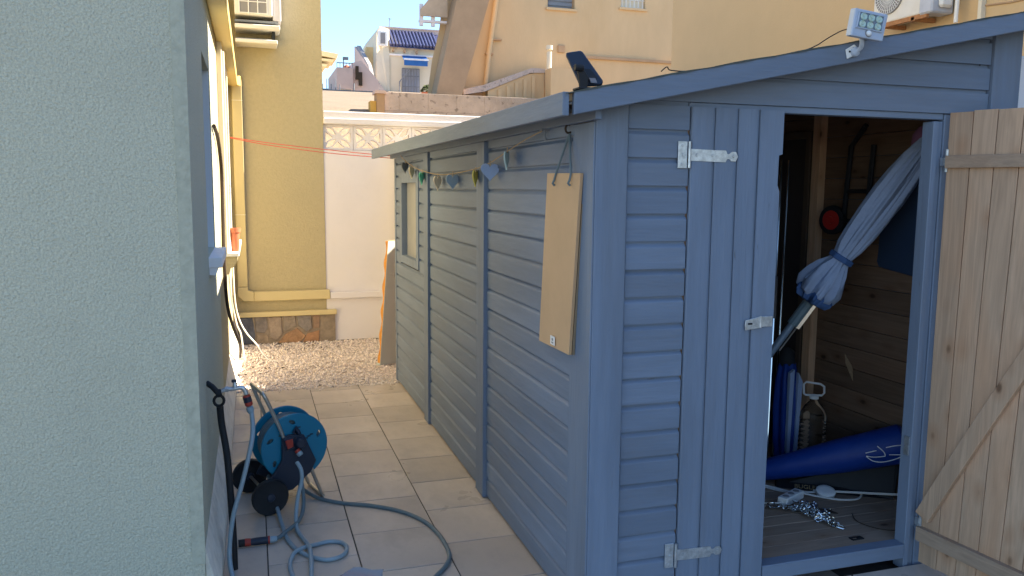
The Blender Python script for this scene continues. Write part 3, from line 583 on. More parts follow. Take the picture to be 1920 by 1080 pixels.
# front boards above the doors, cut to the roof slope
for k in range(18, 24):
    z0 = .033 + .1*k; x1 = 2.873 if k > 18 else 1.508; mb = MB()
    n = 10; xa = max(1.268, 1.0 + (z0 - 1.905)/.205 + .002)
    if xa >= x1: break
    xe = min(x1, max(xa, 1.0 + (z0 + .1003 - 1.905)/.205))
    pts = [(xa, z0), (x1, z0), (x1, min(z0 + .085, zr(x1)))]
    f = [(xa, 0, z0)]
    top = lambda x, c: min(z0 + c, zr(x))
    xs = sorted(set([xa, xe, x1] + [xa + (x1-xa)*i/12 for i in range(13)]))
    face = [(x, YS-.018, z0) for x in (xa, x1)] + [(x, YS-.018, top(x, .0845)) for x in reversed(xs)]
    mb.prism([p for i, p in enumerate(face) if i == 0 or (Vector(p) - Vector(face[i-1])).length > 1e-5], (0, .0135, 0))
    bk = [(x, YS-.0045, z0) for x in (xa, x1)] + [(x, YS-.0045, top(x, .1003)) for x in reversed(xs)]
    mb.prism([p for i, p in enumerate(bk) if i == 0 or (Vector(p) - Vector(bk[i-1])).length > 1e-5], (0, .004, 0))
    part('siding_board', mb, 'paint_x', shed)
rm = board_mesh('siding_board', 'x', 2.873 - 2.74, 'paint_x')
for k in range(18): link('siding_board', rm, shed, (2.74, YS, .033 + .1*k))
# side boards in three panels
for (ya, yb) in ((2.825, 3.97), (4.115, 5.362), (5.50, 6.685)):
    sm = board_mesh('siding_board', 'y', yb - ya, 'paint_y')
    for k in range(19):
        if ya == 5.50 and 10 <= k <= 16:       # window panel: boards either side of the opening
            continue
        jit(link('siding_board', sm, shed, (XS, ya, .015 + .1*k)), 'y')
WY = (5.82, 6.40)
for k in range(10, 17):
    for (ya, yb) in ((5.50, WY[0] - .085), (WY[1] + .085, 6.685)):
        key = 'wb%.2f' % ya
        if key not in tcache: tcache[key] = board_mesh('siding_board', 'y', yb - ya, 'paint_y')
        link('siding_board', tcache[key], shed, (XS, ya, .015 + .1*k))
wf = part('window', MB().box(XS-.026, XS+.03, WY[0]-.085, WY[0], 1.03, 1.74).box(XS-.026, XS+.03, WY[1], WY[1]+.085, 1.03, 1.74).box(XS-.026, XS+.03, WY[0], WY[1], 1.655, 1.74).box(XS-.026, XS+.03, WY[0], WY[1], 1.03, 1.09), 'paint_z', shed, bevel=.002)
part('pane', MB().box(XS+.018, XS+.022, WY[0], WY[1], 1.09, 1.655), mat('frosted_pane', (.33, .33, .32), .35), wf)
# posts and battens
part('corner_post', MB().box(1.139, 1.262, 2.628, 2.659, .02, 1.93), 'paint_z', shed, bevel=.003)
part('corner_post', MB().box(1.132, 1.1385, 2.630, 2.823, .02, 1.852), 'paint_z', shed, bevel=.002)
part('corner_post', MB().box(2.876, 3.02, 2.628, 2.66, .02, 2.30), 'paint_z', shed, bevel=.003)
for y0, y1, pr in ((3.972, 4.113, .036), (5.364, 5.498, .034), (6.687, 6.75, .022)):
    part('batten', MB().box(XS-pr, XS+.0, y0, y1, .005, 1.852), 'paint_z', shed, bevel=.002)
part('wall_plate', MB().box(1.108, 1.1315, 2.565, 6.82, 1.853, 1.893), 'paint_y', shed, bevel=.002)
# roof
rfp = lambda x: zr(x)
part('roof_deck', MB().prism([(.99, 2.548, zr(.99)), (3.16, 2.548, zr(3.16)), (3.16, 2.548, zr(3.16)+.024), (.99, 2.548, zr(.99)+.024)], (0, 4.4, 0)), 'pine_x', shed)
fl = MB(); nx = 70
for i in range(nx):
    xa, xb = .985 + 2.18*i/nx, .985 + 2.18*(i+1)/nx
    ya = 2.522 + .003*math.sin(i*1.7) ; yb = 2.522 + .003*math.sin((i+1)*1.7); wa = .0035*abs(math.sin(i*.37)); wb = .0035*abs(math.sin((i+1)*.37))
    za, zb = zr(xa) + .0245, zr(xb) + .0245
    fl.add([(xa, ya, za + wa + .003), (xb, yb, zb + wb + .003), (xb, 6.97, zb + .003), (xa, 6.97, za + .003), (xa, ya, za), (xb, yb, zb)], [(0, 1, 2, 3), (0, 4, 5, 1)])
part('roof_felt', fl, 'felt', shed)
part('eave_fascia', MB().box(.976, .999, 2.53, 6.965, 1.857, 1.934), 'paint_y', shed, bevel=.0025)
zt = lambda x: 1.943 + .2045*(x - 1.015); zb_ = lambda x: 1.861 + .2065*(x - 1.015)
part('gable_fascia', MB().prism([(1.015, 2.525, zb_(1.015)), (3.2, 2.525, zb_(3.2)), (3.2, 2.525, zt(3.2)-.008), (1.015, 2.525, zt(1.015)-.008)], (0, .022, 0)), 'paint_x', shed, bevel=.0025)
part('fascia_nail', MB().tube([(1.0, 2.56, 1.9), (1.015, 2.5475, 1.9)], .004, 6), 'galv', shed)
nl = MB()
for (x, z) in ((1.13+.06, 1.6), (1.42, 1.88), (1.30, 1.27), (1.495, 1.66), (1.495, 1.36), (1.495, 1.05), (1.495, .86), (1.2, .62), (1.495, .56), (1.495, .46), (1.62, 1.9), (2.2, 2.06), (2.82, 2.13), (2.82, 2.11)): nl.lathe([(.004, 0), (.003, .001)], (x, 2.6455, z), (0, -1, 0), 8)
part('nail_heads', nl, 'dark', shed)
# the far, right and inner walls
part('back_wall', MB().box(1.155, 3.04, 6.70, 6.72, 0.02, 1.93), 'pine_x', shed)
for k in range(19):
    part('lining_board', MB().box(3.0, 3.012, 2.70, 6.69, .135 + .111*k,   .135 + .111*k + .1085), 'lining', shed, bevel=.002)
part('outer_wall', MB().box(3.014, 3.05, 2.665, 6.75, .02, 2.3), 'paint_y', shed)
for y in (3.77, 5.2): part('stud', MB().box(2.955, 2.999, y, y+.065, .14, 2.28), 'pine_z', shed, bevel=.002)
part('top_rail', MB().box(2.955, 2.999, 2.7, 3.768, 2.1, 2.15), 'pine_y', shed)
for y in (3.9, 5.3): part('rafter', MB().prism([(1.16, y, 1.85), (2.99, y, 2.22), (2.99, y, 2.30), (1.16, y, 1.93)], (0, .045, 0)), 'pine_x', shed)
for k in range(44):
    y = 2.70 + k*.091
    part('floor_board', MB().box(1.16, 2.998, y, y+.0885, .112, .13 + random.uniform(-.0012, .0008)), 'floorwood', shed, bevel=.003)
for y in (2.95, 4.2, 6.2): part('floor_bearer', MB().box(1.2, 3.0, y, y+.05, .0, .111), 'pine_x', shed)
part('threshold', MB().box(1.90, 2.60, 2.636, 2.698, .072, .134), 'paint_x', shed, bevel=.003)
part('head_rail', MB().box(1.51, 2.66, 2.652, 2.70, 1.908, 1.9325), 'paint_x', shed, bevel=.002)
jb = part('door_jamb', MB().box(2.604, 2.630, 2.640, 2.70, .02, 1.90).box(2.6305, 2.662, 2.652, 2.70, .02, 1.90).box(2.664, 2.738, 2.648, 2.70, .02, 1.93), 'paint_z', shed, bevel=.003)
part('strike_plate', MB().box(2.598, 2.6035, 2.65, 2.675, .52, .60), 'galv', jb)
part('inner_jamb', MB().box(1.51, 1.56, 2.665, 2.71, .13, 1.9), 'pine_z', shed)

# closed door: planks, hinges, hasp
d1 = part('door', MB().box(1.53, 1.885, 2.652, 2.672, .30, .37).box(1.53, 1.885, 2.652, 2.672, 1.66, 1.73), 'pine_x', shed)
px = [1.513, 1.6105, 1.7065, 1.7965, 1.900]
for i in range(4):
    a, b = px[i] + .0012, px[i+1] - .0012
    if i < 3: mb = MB().prism([(a, 2.651, .085), (a, 2.638, .085), (a+.003, 2.634, .085), (b-.011, 2.634, .085), (b-.007, 2.641, .085), (b, 2.641, .085), (b, 2.651, .085)], (0, 0, 1.83))
    else: mb = MB().prism([(a, 2.634, .085), (b-.006, 2.634, .085), (b-.006, 2.634, 1.615), (b-.016, 2.634, 1.64), (b-.015, 2.634, 1.75), (b, 2.634, 1.755), (b, 2.634, 1.915), (a, 2.634, 1.915)], (0, .016, 0))
    part('plank', mb, 'paint_z', d1)
def hinge(z, dz):
    h = part('hinge', MB().box(1.462, 1.498, 2.634, 2.6395, z-.048, z+.048), 'galv', d1, bevel=.001)
    part('hinge_pin', MB().tube([(1.505, 2.630, z-.047), (1.505, 2.630, z+.047)], .0055, 10), 'galv', h, smooth=True)
    y = 2.6305
    part('hinge_strap', MB().prism([(1.511, y, z-.021), (1.655, y, z-.021+dz), (1.66, y, z-.009+dz), (1.67, y, z-.009+dz), (1.678, y, z-.017+dz), (1.697, y, z-.017+dz), (1.706, y, z+dz), (1.697, y, z+.017+dz),
         (1.678, y, z+.017+dz), (1.67, y, z+.009+dz), (1.66, y, z+.009+dz), (1.655, y, z+.021+dz), (1.511, y, z+.021)], (0, .003, 0)), 'galv', h)
    sc = MB()
    for (x, zz) in ((1.478, z+.033), (1.478, z-.033), (1.483, z), (1.535, z), (1.60, z), (1.688, z+dz)): sc.lathe([(.0055, 0), (.0045, .002)], (x, 2.6295 if x > 1.5 else 2.6335, zz), (0, -1, 0), 10)
    part('screw', sc, 'galv', h)
hinge(1.745, -.003); hinge(.235, -.004)
hp = part('hasp', MB().prism([(1.765, 2.6225, 1.095), (1.828, 2.6225, 1.102), (1.828, 2.6225, 1.146), (1.765, 2.6225, 1.134), (1.762, 2.6225, 1.115)], (0, .004, 0)).box(1.831, 1.884, 2.626, 2.631, 1.105, 1.145), 'galv', d1, bevel=.001)
part('hasp_pin', MB().tube([(1.83, 2.622, 1.103), (1.83, 2.622, 1.147)], .004, 8), 'galv', hp); part('hasp_slot', MB().box(1.774, 1.793, 2.6215, 2.6224, 1.116, 1.123), 'dark', hp)

# open door, swung out towards the viewer, a little twisted
HX, HY = 2.668, 2.628
def dmap(s, z, t):
    th = R(86 - 16*(z - .1)/1.83); c, sn = math.cos(th), math.sin(th)
    return (HX + s*c - t*sn, HY - s*sn - t*c, z)
def dstrip(s0, s1, z0, z1, t0, t1, n=8):
    mb = MB(); vs = []
    for i in range(n+1):
        z = z0 + (z1-z0)*i/n
        vs += [(s0, z, t0), (s1, z, t0), (s1, z, t1), (s0, z, t1)]
    fs = []
    for i in range(n): fs += [(4*i+j, 4*i+(j+1) % 4, 4*i+4+(j+1) % 4, 4*i+4+j) for j in range(4)]
    fs += [(3, 2, 1, 0), (4*n, 4*n+1, 4*n+2, 4*n+3)]
    mb.add(vs, fs); return mb.mapv(dmap)
d2 = part('door', dstrip(.004, .72, 1.715, 1.765, .0005, .022, 2), 'pine_y', shed, bevel=.0015, label='bare wooden inside of the open door')
dk = mat('door_outer_face', PAINT, .6)
for i in range(8):
    s0, s1 = .09*i + .0014, .09*(i+1) - .0014
    part('plank', dstrip(s0, s1, .055 + .004*((i*7) % 3), 1.934 + .002*((i*5) % 3), -.014, random.uniform(-.0006, .0002)), 'pine_z', d2, bevel=.0012)
part('plank_face', dstrip(.0, .72, .06, 1.93, -.0165, -.0145), dk, d2)
part('rail', dstrip(.0, .72, .155, .215, .0005, .026, 2), 'pine_y', d2, bevel=.0015)
br = MB(); n = 12; vs = []
for i in range(n+1):
    q = i/n; s = .02 + .66*q; z = .262 + 1.36*q
    vs += [(s-.029, z+.014, .001), (s+.031, z-.014, .001), (s+.031, z-.014, .025), (s-.029, z+.014, .025)]
fs = []
for i in range(n): fs += [(4*i+j, 4*i+(j+1) % 4, 4*i+4+(j+1) % 4, 4*i+4+j) for j in range(4)]
fs += [(3, 2, 1, 0), (4*n, 4*n+1, 4*n+2, 4*n+3)]
part('brace', br.add(vs, fs).mapv(dmap), 'pine_z', d2, bevel=.0015)
for z in (1.745, .235): part('hinge', MB().tube([(HX-.004, HY-.004, z-.045), (HX-.004, HY-.004, z+.045)], .006, 8).box(2.655, 2.664, 2.628, 2.647, z-.02, z+.012), 'galv', d2)

# ================================================================== THINGS ON THE SHED
hb_ = thing('hanging_board', 'plain brown board hung by two cords on the shed side', 'board', (1.11, 2.9, 1.0))
bd = [(1.118, 2.714, 1.676), (1.112, 3.039, 1.68), (1.104, 3.088, 1.004), (1.106, 2.766, 1.008)]
part('board', MB().prism(bd, (.013, .002, 0)), 'mdf', hb_, bevel=.001)
part('back_board', MB().prism([(p[0]+.016, p[1]+.002*(1 if i in (1, 2) else -1), p[2]) for i, p in enumerate(bd)], (.008, .002, 0)), mat('back_board', (.3, .23, .15), .8), hb_)
for q, y in enumerate((2.945, 2.785)):
    part('cord', MB().tube([(1.105, y, 1.648), (1.109, y-.003 if q else y-.006, 1.672), (1.128, 2.85, 1.822)], .0042, 6).tube([(1.105, y, 1.65), (1.1, y, 1.64), (1.108, y, 1.632)], .0045, 6), 'hosed', hb_, smooth=True)
st = part('sticker', MB().box(1.0995, 1.1015, 2.898, 2.945, 1.018, 1.052), 'whitep', hb_)
part('sticker_print', MB().box(1.0988, 1.0994, 2.912, 2.93, 1.024, 1.03).box(1.0988, 1.0994, 2.914, 2.928, 1.034, 1.044), 'grille', st)
hk = solo('cord_hook', MB().tube(spline([(1.145, 2.85, 1.83), (1.12, 2.85, 1.825), (1.112, 2.85, 1.84), (1.12, 2.85, 1.855), (1.13, 2.85, 1.852)], 4), .004, 6), 'cable', 'dark screw hook under the eave holding the board cords', 'hook', smooth=True)
solo('eave_bracket', MB().box(1.10, 1.135, 3.075, 3.105, 1.847, 1.853).tube([(1.118, 3.09, 1.848), (1.116, 3.085, 1.825), (1.124, 3.09, 1.81)], .0045, 6), 'rail', 'small dark clip under the eave where the heart garland starts', 'clip')

bu = thing('heart_garland', 'string of painted wooden hearts looped under the shed eave', 'garland', (1.1, 4.5, 1.8))
bp_ = [(1.105, 3.09, 1.845), (1.1, 3.278, 1.822), (1.1, 3.524, 1.785), (1.1, 3.797, 1.742), (1.1, 4.06, 1.718), (1.1, 4.558, 1.700), (1.1, 4.947, 1.700), (1.1, 5.439, 1.731), (1.1, 5.82, 1.774), (1.1, 6.116, 1.823), (1.11, 6.346, 1.868)]
part('string', MB().tube(spline(bp_, 6), .003, 5), 'rope', bu, smooth=True)
def heart(i, y, z, wd, ht, yaw, col, lab):
    pts = []
    for k in range(28):
        t = 2*math.pi*k/28; pts.append((16*math.sin(t)**3/32*wd, (13*math.cos(t)-5*math.cos(2*t)-2*math.cos(3*t)-math.cos(4*t)+17)/29.2*ht - ht))
    c, s = math.cos(yaw), math.sin(yaw); tl = random.uniform(-.12, .12)
    P = [Vector((1.098 + (u)*c, y + u*s, z + v + u*tl - .004)) for u, v in pts]; nv = Vector((-s, c, 0))*.007
    h = part('heart', MB().prism(P, nv), cmat('heart_' + lab.replace(' ', '_'), col, stain=(.5, .48, .42), sscale=25, samt=.25), bu, bevel=.001, label=lab + ' heart')
    part('tie', MB().tube([(1.098, y, z+.012), (1.097, y-.004, z-.014), (1.1, y+.003, z-.014), (1.098, y, z+.012)], .0022, 5), 'rope', h)
for a in [(0, 3.524, 1.790, .075, .085, 1.0, (.5, .62, .6), 'pale aqua'), (1, 3.80, 1.742, .09, .088, -.15, (.3, .38, .55), 'grey-blue'), (2, 4.06, 1.715, .08, .085, .98, (.78, .62, .12), 'yellow'),
          (3, 4.56, 1.70, .09, .088, .35, (.34, .43, .5), 'slate blue'), (4, 4.95, 1.695, .085, .088, .78, (.85, .7, .5), 'cream'), (5, 5.44, 1.728, .085, .088, .98, (.2, .75, .48), 'mint green'),
          (6, 5.80, 1.769, .085, .085, .95, (.85, .74, .5), 'ivory'), (7, 6.06, 1.81, .085, .085, .75, (.16, .18, .2), 'charcoal')]: heart(*a)

sp_ = thing('solar_panel', 'small black solar panel on a bracket at the front corner of the roof', 'solar panel', (1.06, 2.6, 1.94))
pp = [(1.025, 2.6, 2.071), (1.029, 2.6, 2.077), (1.08, 2.6, 2.087), (1.088, 2.6, 2.083), (1.15, 2.6, 1.987), (1.15, 2.6, 1.979), (1.143, 2.6, 1.972), (1.07, 2.6, 1.965), (1.063, 2.6, 1.972)]
pp = [(x, y + (z-1.97)*.35, z) for x, y, z in pp]
part('panel', MB().prism(pp, (.006, .018, -.004)), 'navyp', sp_, bevel=.003); part('back_recess', MB().prism([(1.06 + (x-1.085)*.55 + .03, y-.0008, 2.02 + (z-2.02)*.55 - .006) for x, y, z in pp], (0, -.004, 0)), 'black', sp_)
part('back_label', MB().prism([(1.093, 2.596, 1.99), (1.115, 2.596, 1.99), (1.122, 2.594, 1.975), (1.1, 2.594, 1.974)], (0, -.006, 0)), mat('grey_label', (.2, .19, .21), .6), sp_)
part('bracket', MB().prism([(1.043, 2.585, 2.03), (1.06, 2.585, 2.035), (1.09, 2.585, 1.99), (1.085, 2.585, 1.955), (1.06, 2.585, 1.95), (1.052, 2.585, 2.0)], (0, .012, 0)).box(1.045, 1.1, 2.56, 2.62, 1.948, 1.956).tube([(1.036, 2.58, 2.02), (1.066, 2.58, 2.02)], .012, 10), 'black', sp_, bevel=.002)

fl_ = thing('security_light', 'grey solar floodlight with six lenses fixed to the front roof edge', 'floodlight', (2.1, 2.5, 2.13))
TL, TR, BR, BL = [Vector(v) for v in ((2.049, 2.462, 2.262), (2.191, 2.462, 2.248), (2.154, 2.44, 2.148), (2.015, 2.44, 2.161))]
def fp(u, v, d=0): return TL*(1-u)*(1-v) + TR*u*(1-v) + BR*u*v + BL*(1-u)*v + Vector((0, -d, 0))
part('housing', MB().prism([fp(0, 0), fp(1, 0), fp(1, 1), fp(0, 1)], (0, .03, .003)), 'lampg', fl_, bevel=.005, seg=2)
rim = MB()
for a in ((.1, .1, .86, .13), (.08, .66, .9, .7), (.1, .13, .13, .66), (.86, .13, .89, .66)): rim.prism([fp(a[0], a[1]), fp(a[2], a[1]), fp(a[2], a[3]), fp(a[0], a[3])], (0, -.005, 0))
part('rim', rim, 'lampg', fl_, bevel=.001); ref = part('reflector', MB().prism([fp(.13, .13, .001), fp(.86, .13, .001), fp(.86, .66, .001), fp(.13, .66, .001)], (0, -.001, 0)), 'lensbg', fl_)
for i in range(3):
    for j in range(2):
        c = fp(.26 + .235*i, .27 + .265*j, .002)
        part('led_lens', MB().lathe([(.0135, 0), (.0135, .003), (.011, .006), (.0095, .004), (.004, .003), (.003, .006)], c, (0, -1, .2), 18), 'lens', ref, smooth=True)
sn = part('sensor', MB().lathe([(.0135, 0), (.0125, .003)], fp(.5, .82, .001), (0, -1, .2), 20), 'grille', fl_); part('sensor_dome', MB().lathe([(.0105, 0), (.009, .005), (.004, .008)], fp(.5, .82, .003), (0, -1, .2), 16), 'whitep', sn, smooth=True)
part('arm', MB().tube(spline([(2.09, 2.475, 2.165), (2.098, 2.48, 2.145), (2.105, 2.495, 2.13), (2.10, 2.51, 2.122)], 4), .008, 8), 'lampg', fl_, smooth=True)
part('mount_plate', MB().prism([(2.062, 2.517, 2.128), (2.098, 2.517, 2.148), (2.121, 2.517, 2.132), (2.118, 2.517, 2.117), (2.071, 2.517, 2.095)], (0, .007, 0)), M['whitep'], fl_, bevel=.002)
part('mount_boss', MB().lathe([(.018, 0), (.016, .01), (.008, .016)], (2.099, 2.517, 2.121), (0, -1, 0), 16), 'lampg', fl_, smooth=True)
part('screw', MB().lathe([(.004, 0), (.003, .002)], (2.077, 2.516, 2.121), (0, -1, 0), 8), 'dark', fl_)
solo('lamp_cable', MB().tube(spline([(2.07, 2.5, 2.20), (2.055, 2.54, 2.196), (2.02, 2.57, 2.172), (1.985, 2.58, 2.148), (1.93, 2.58, 2.126), (1.85, 2.6, 2.108), (1.7, 2.6, 2.077), (1.5, 2.6, 2.036), (1.4, 2.59, 2.03), (1.38, 2.585, 2.04), (1.36, 2.59, 2.024)], 5), .0022, 5), 'cable', 'thin brown cable running from the floodlight along the roof edge', 'cable', smooth=True)

solo('washing_line', MB().tube(spline([(-.19, 7.9, 2.06), (.2, 7.6, 1.995), (.7, 7.25, 1.93), (1.13, 6.9, 1.88)], 6), .0035, 5).tube(spline([(-.19, 7.9, 2.055), (.2, 7.62, 1.975), (.7, 7.28, 1.905), (1.14, 6.86, 1.86)], 6), .0035, 5), 'redcord', 'doubled red washing line strung across the alley above head height', 'washing line', smooth=True)
pt = thing('plant_pot', 'empty terracotta pot standing on the white window sill', 'pot', (-.122, 6.25, 1.15))
part('pot_body', MB().lathe([(.024, 0), (.026, .003), (.033, .135), (.040, .137), (.041, .168), (.036, .168), (.031, .13), (.02, .02)], (-.118, 6.22, 1.1505), (0, 0, 1), 24), 'terra', pt, smooth=True)
solo('wall_cable', MB().tube(spline([(-.188, 4.97, 1.955), (-.183, 5.3, 1.92), (-.182, 5.6, 1.84), (-.18, 5.75, 1.70), (-.182, 5.76, 1.4), (-.183, 5.75, 1.1), (-.175, 5.9, .8), (-.15, 6.4, .55), (-.12, 6.9, .33), (-.13, 7.3, .15)], 6), .0115, 8), 'cable', 'thick dark cable hanging down the yellow wall between the windows', 'cable', smooth=True)
solo('white_cable', MB().tube(spline([(-.19, 7.0, .95), (-.185, 7.3, .7), (-.175, 7.6, .52), (-.15, 7.6, .38), (-.12, 7.6, .30), (-.1, 7.65, .1), (-.09, 7.7, .0)], 6), .007, 6), 'wcable', 'white cable close against the yellow wall, nearer of the two', 'cable', smooth=True)
solo('white_cable', MB().tube(spline([(-.175, 7.9, .95), (-.17, 7.9, .6), (-.139, 7.9, .40), (-.076, 7.9, .26), (.016, 7.9, .14), (.07, 7.85, .06), (.12, 7.8, .012), (.2, 7.75, .004)], 6), .007, 6), 'wcable', 'white cable sagging from the yellow wall onto the gravel', 'cable', smooth=True)

# ================================================================== HOSE, TAP, REEL
tp = thing('garden_tap', 'grey metal tap on a black standpipe by the wall corner', 'tap', (-.11, 3.5, 0))
part('standpipe', MB().tube(spline([(-.149, 3.55, .70), (-.144, 3.55, .62), (-.127, 3.52, .5), (-.118, 3.5, .35), (-.112, 3.5, .16), (-.111, 3.5, .0)], 6), .0145, 12), 'black', tp, smooth=True)
part('clamp_ring', MB().tube([(-.152 + .02*math.cos(t*.3927), 3.55, .725 + .022*math.sin(t*.3927)) for t in range(16)], .0062, 8, closed=True), 'black', tp, smooth=True)
part('pipe_elbow', MB().tube([(-.2, 3.57, .80), (-.178, 3.56, .785), (-.155, 3.55, .758)], .012, 10).lathe([(.016, -.012), (.018, 0), (.016, .012)], (-.152, 3.55, .757), (1, 0, .1), 12), 'black', tp, smooth=True)
bdy = part('tap_body', MB().tube(spline([(-.15, 3.55, .762), (-.12, 3.55, .772), (-.095, 3.55, .772), (-.066, 3.55, .7755), (-.053, 3.55, .770), (-.046, 3.55, .757), (-.043, 3.55, .745)], 4), [.0095]*25, 12), 'galv', tp, smooth=True)
part('tap_neck', MB().lathe([(.011, 0), (.009, .018), (.006, .028)], (-.087, 3.55, .775), (0, 0, 1), 12).lathe([(.013, -.007), (.013, .007)], (-.12, 3.55, .772), (1, 0, 0), 6), 'galv', bdy, smooth=True)
part('tap_handle', MB().box(-.1, -.08, 3.543, 3.557, .80, .812).box(-.095, -.085, 3.545, 3.555, .78, .80), 'navyp', bdy, bevel=.002)
part('hose_coupling', MB().lathe([(.0135, 0), (.0165, .006), (.0165, .02), (.015, .022), (.0165, .025), (.0165, .044), (.013, .048)], (-.043, 3.55, .742), (.012, 0, -.05), 16), 'red', tp, smooth=True)
part('coupling_body', MB().lathe([(.0172, .008), (.0172, .03)], (-.043, 3.546, .742), (.012, 0, -.05), 8), 'navyp', tp)
part('coupling_nut', MB().lathe([(.012, 0), (.0165, .004), (.0155, .02), (.011, .03)], (-.032, 3.55, .692), (.012, 0, -.05), 12), 'hose', tp, smooth=True)
HR = .0098
hs = thing('garden_hose', 'grey-blue garden hose looping over the tiles from tap and reel', 'hose', (.3, 3.7, 0))
part('hose_drop', MB().tube(spline([(-.024, 3.55, .668), (-.02, 3.53, .6), (-.031, 3.5, .53), (-.067, 3.48, .39), (-.108, 3.46, .253), (-.127, 3.45, .114), (-.12, 3.4, .03), (-.09, 3.28, HR), (-.02, 3.1, HR)], 8), HR, 10), 'hose', hs, smooth=True)
ring = [(.02, 4.50, .1), (.035, 4.42, .115), (.055, 4.27, .08), (.082, 4.04, .03), (.102, 3.84, .012), (.116, 3.72, HR), (.142, 3.618, HR), (.175, 3.55, HR), (.218, 3.493, HR), (.271, 3.455, HR), (.323, 3.467, HR), (.356, 3.508, HR), (.365, 3.574, HR), (.339, 3.624, HR), (.287, 3.639, HR), (.237, 3.624, HR), (.182, 3.582, .022), (.138, 3.539, .022), (.116, 3.469, HR), (.117, 3.385, HR), (.128, 3.30, HR), (.16, 3.1, HR)]
part('hose_loop', MB().tube(spline(ring, 8), HR, 10), 'hose', hs, smooth=True)
CY = 4.0
ARM = [(.178, 3.99, .28), (.195, 3.955, .25), (.196, 3.945, .2), (.18, 3.94, .14), (.168, 3.92, .08), (.161, 3.86, .035), (.165, 3.78, .018), (.188, 3.675, .016), (.204, 3.553, .028), (.202, 3.422, .02), (.195, 3.3, HR), (.2, 3.1, HR)]
part('hose_feed', MB().tube(spline(ARM, 8), HR, 10), 'hose', hs, smooth=True)
part('hose_tail', MB().tube(spline([(.065, 3.715, .022), (.085, 3.735, .02), (.11, 3.772, .024), (.163, 3.845, .03), (.195, 3.93, .045), (.205, 4.0, .1), (.2, 4.06, .16)], 8), HR, 10), 'hosed', hs, smooth=True)
part('hose_run', MB().tube(spline([(.2, 4.3, .06), (.221, 4.284, .03), (.29, 4.192, HR), (.401, 4.089, HR), (.532, 4.017, HR), (.664, 3.904, HR), (.754, 3.75, HR), (.793, 3.571, HR), (.794, 3.375, HR), (.759, 3.266, HR), (.69, 3.17, HR), (.6, 3.05, HR)], 8), HR, 10), 'hosed', hs, smooth=True)
part('end_connector', MB().tube([(-.099, 3.71, .021), (-.07, 3.711, .021)], .0165, 12), 'black', hs, smooth=True)
part('end_connector', MB().tube([(-.07, 3.711, .021), (-.062, 3.711, .021), (-.045, 3.711, .021)], [.0175, .018, .0165], 12), 'red', hs, smooth=True)
part('end_connector', MB().tube([(.03, 3.712, .021), (.038, 3.712, .021)], .018, 12), 'red', hs, smooth=True)
part('end_connector', MB().tube([(-.045, 3.711, .021), (-.02, 3.711, .021), (.03, 3.712, .021)], [.0155, .017, .0165], 12), 'navyp', hs, smooth=True)
part('end_connector', MB().tube([(.038, 3.712, .021), (.045, 3.712, .021), (.068, 3.715, .021)], [.015, .0165, .0125], 8), 'hose', hs)

rl_ = thing('hose_reel', 'teal hose reel cart with dark wheels and a steel handle on the tiles', 'hose reel', (.15, 4.23, 0))
A = Vector((.27, -.963, 0)); RR = Vector((.963, .27, 0)); C0 = Vector((0, 4.23, 0))
def rp(r, z, off): return C0 + A*off + RR*r + Vector((0, 0, z))
CR, CZ = .160, .298
def flange(off, sgn):
    n = 48; mb = MB(); holes = [(math.radians(22), .135), (math.radians(95), .13), (math.radians(160), .135), (math.radians(215), .13), (math.radians(305), .13)]
    cu = bpy.data.curves.new('flange', 'CURVE'); cu.dimensions = '2D'; cu.fill_mode = 'BOTH'; cu.extrude = .0045; cu.bevel_depth = .0015
    def poly(pts):
        s = cu.splines.new('POLY'); s.points.add(len(pts)-1)
        for i, p in enumerate(pts): s.points[i].co = (p[0], p[1], 0, 1)
        s.use_cyclic_u = True
    poly([(.168*math.cos(2*math.pi*k/56), .168*math.sin(2*math.pi*k/56)) for k in range(56)])
    for (t, r_) in holes:
        c = Vector((r_*math.cos(t), r_*math.sin(t))); u = Vector((math.cos(t + .9), math.sin(t + .9)))
        v = Vector((-u.y, u.x)); poly([tuple(c + u*.02*math.cos(2*math.pi*k/14) + v*.0115*math.sin(2*math.pi*k/14)) for k in range(14)])
    o = bpy.data.objects.new('tmp', cu); COL.objects.link(o); me = bpy.data.meshes.new_from_object(o.evaluated_get(bpy.context.evaluated_depsgraph_get())); bpy.data.objects.remove(o)
    me.materials.clear(); me.materials.append(M['teal'])
    mt = Matrix((RR, Vector((0, 0, 1)), A)).transposed().to_4x4(); mt.translation = rp(CR, CZ, off) ; me.transform(mt)
    f = link('flange', me, rl_)
    part('flange_rim', MB().tube([rp(CR + .168*math.cos(2*math.pi*k/48), CZ + .168*math.sin(2*math.pi*k/48), off) for k in range(48)], .0055, 8, closed=True), 'teal', f, smooth=True)
    cl = MB()
    for t in (1.35, .55, 2.4):
        for q in range(3):
            r_ = .07 + .016*q; c = rp(CR + r_*math.cos(t), CZ + r_*math.sin(t), off + sgn*.006); cl.beam(c - RR*.008, c + RR*.008, .009, .005)
    part('flange_clip', cl, 'navyp', f)
flange(.085, 1); flange(-.085, -1)
part('drum', MB().lathe([(.07, -.08), (.07, .08)], rp(CR, CZ, 0), A, 24), 'teal', rl_, smooth=True)
cp = []
turns = 8
for layer, rr_ in ((0, .118), (1, .137)):
    for k in range(turns*28):
        t = 2*math.pi*k/28; off = -.068 + .136*k/(turns*28) if layer == 0 else .066 - .136*k/(turns*28)
        cp.append(rp(CR + (rr_ + .002*math.sin(t*.7))*math.cos(t), CZ + (rr_ + .002*math.sin(t*1.3))*math.sin(t), off))
part('hose_coil', MB().tube(cp, .0094, 6), 'hosed', rl_, smooth=True)
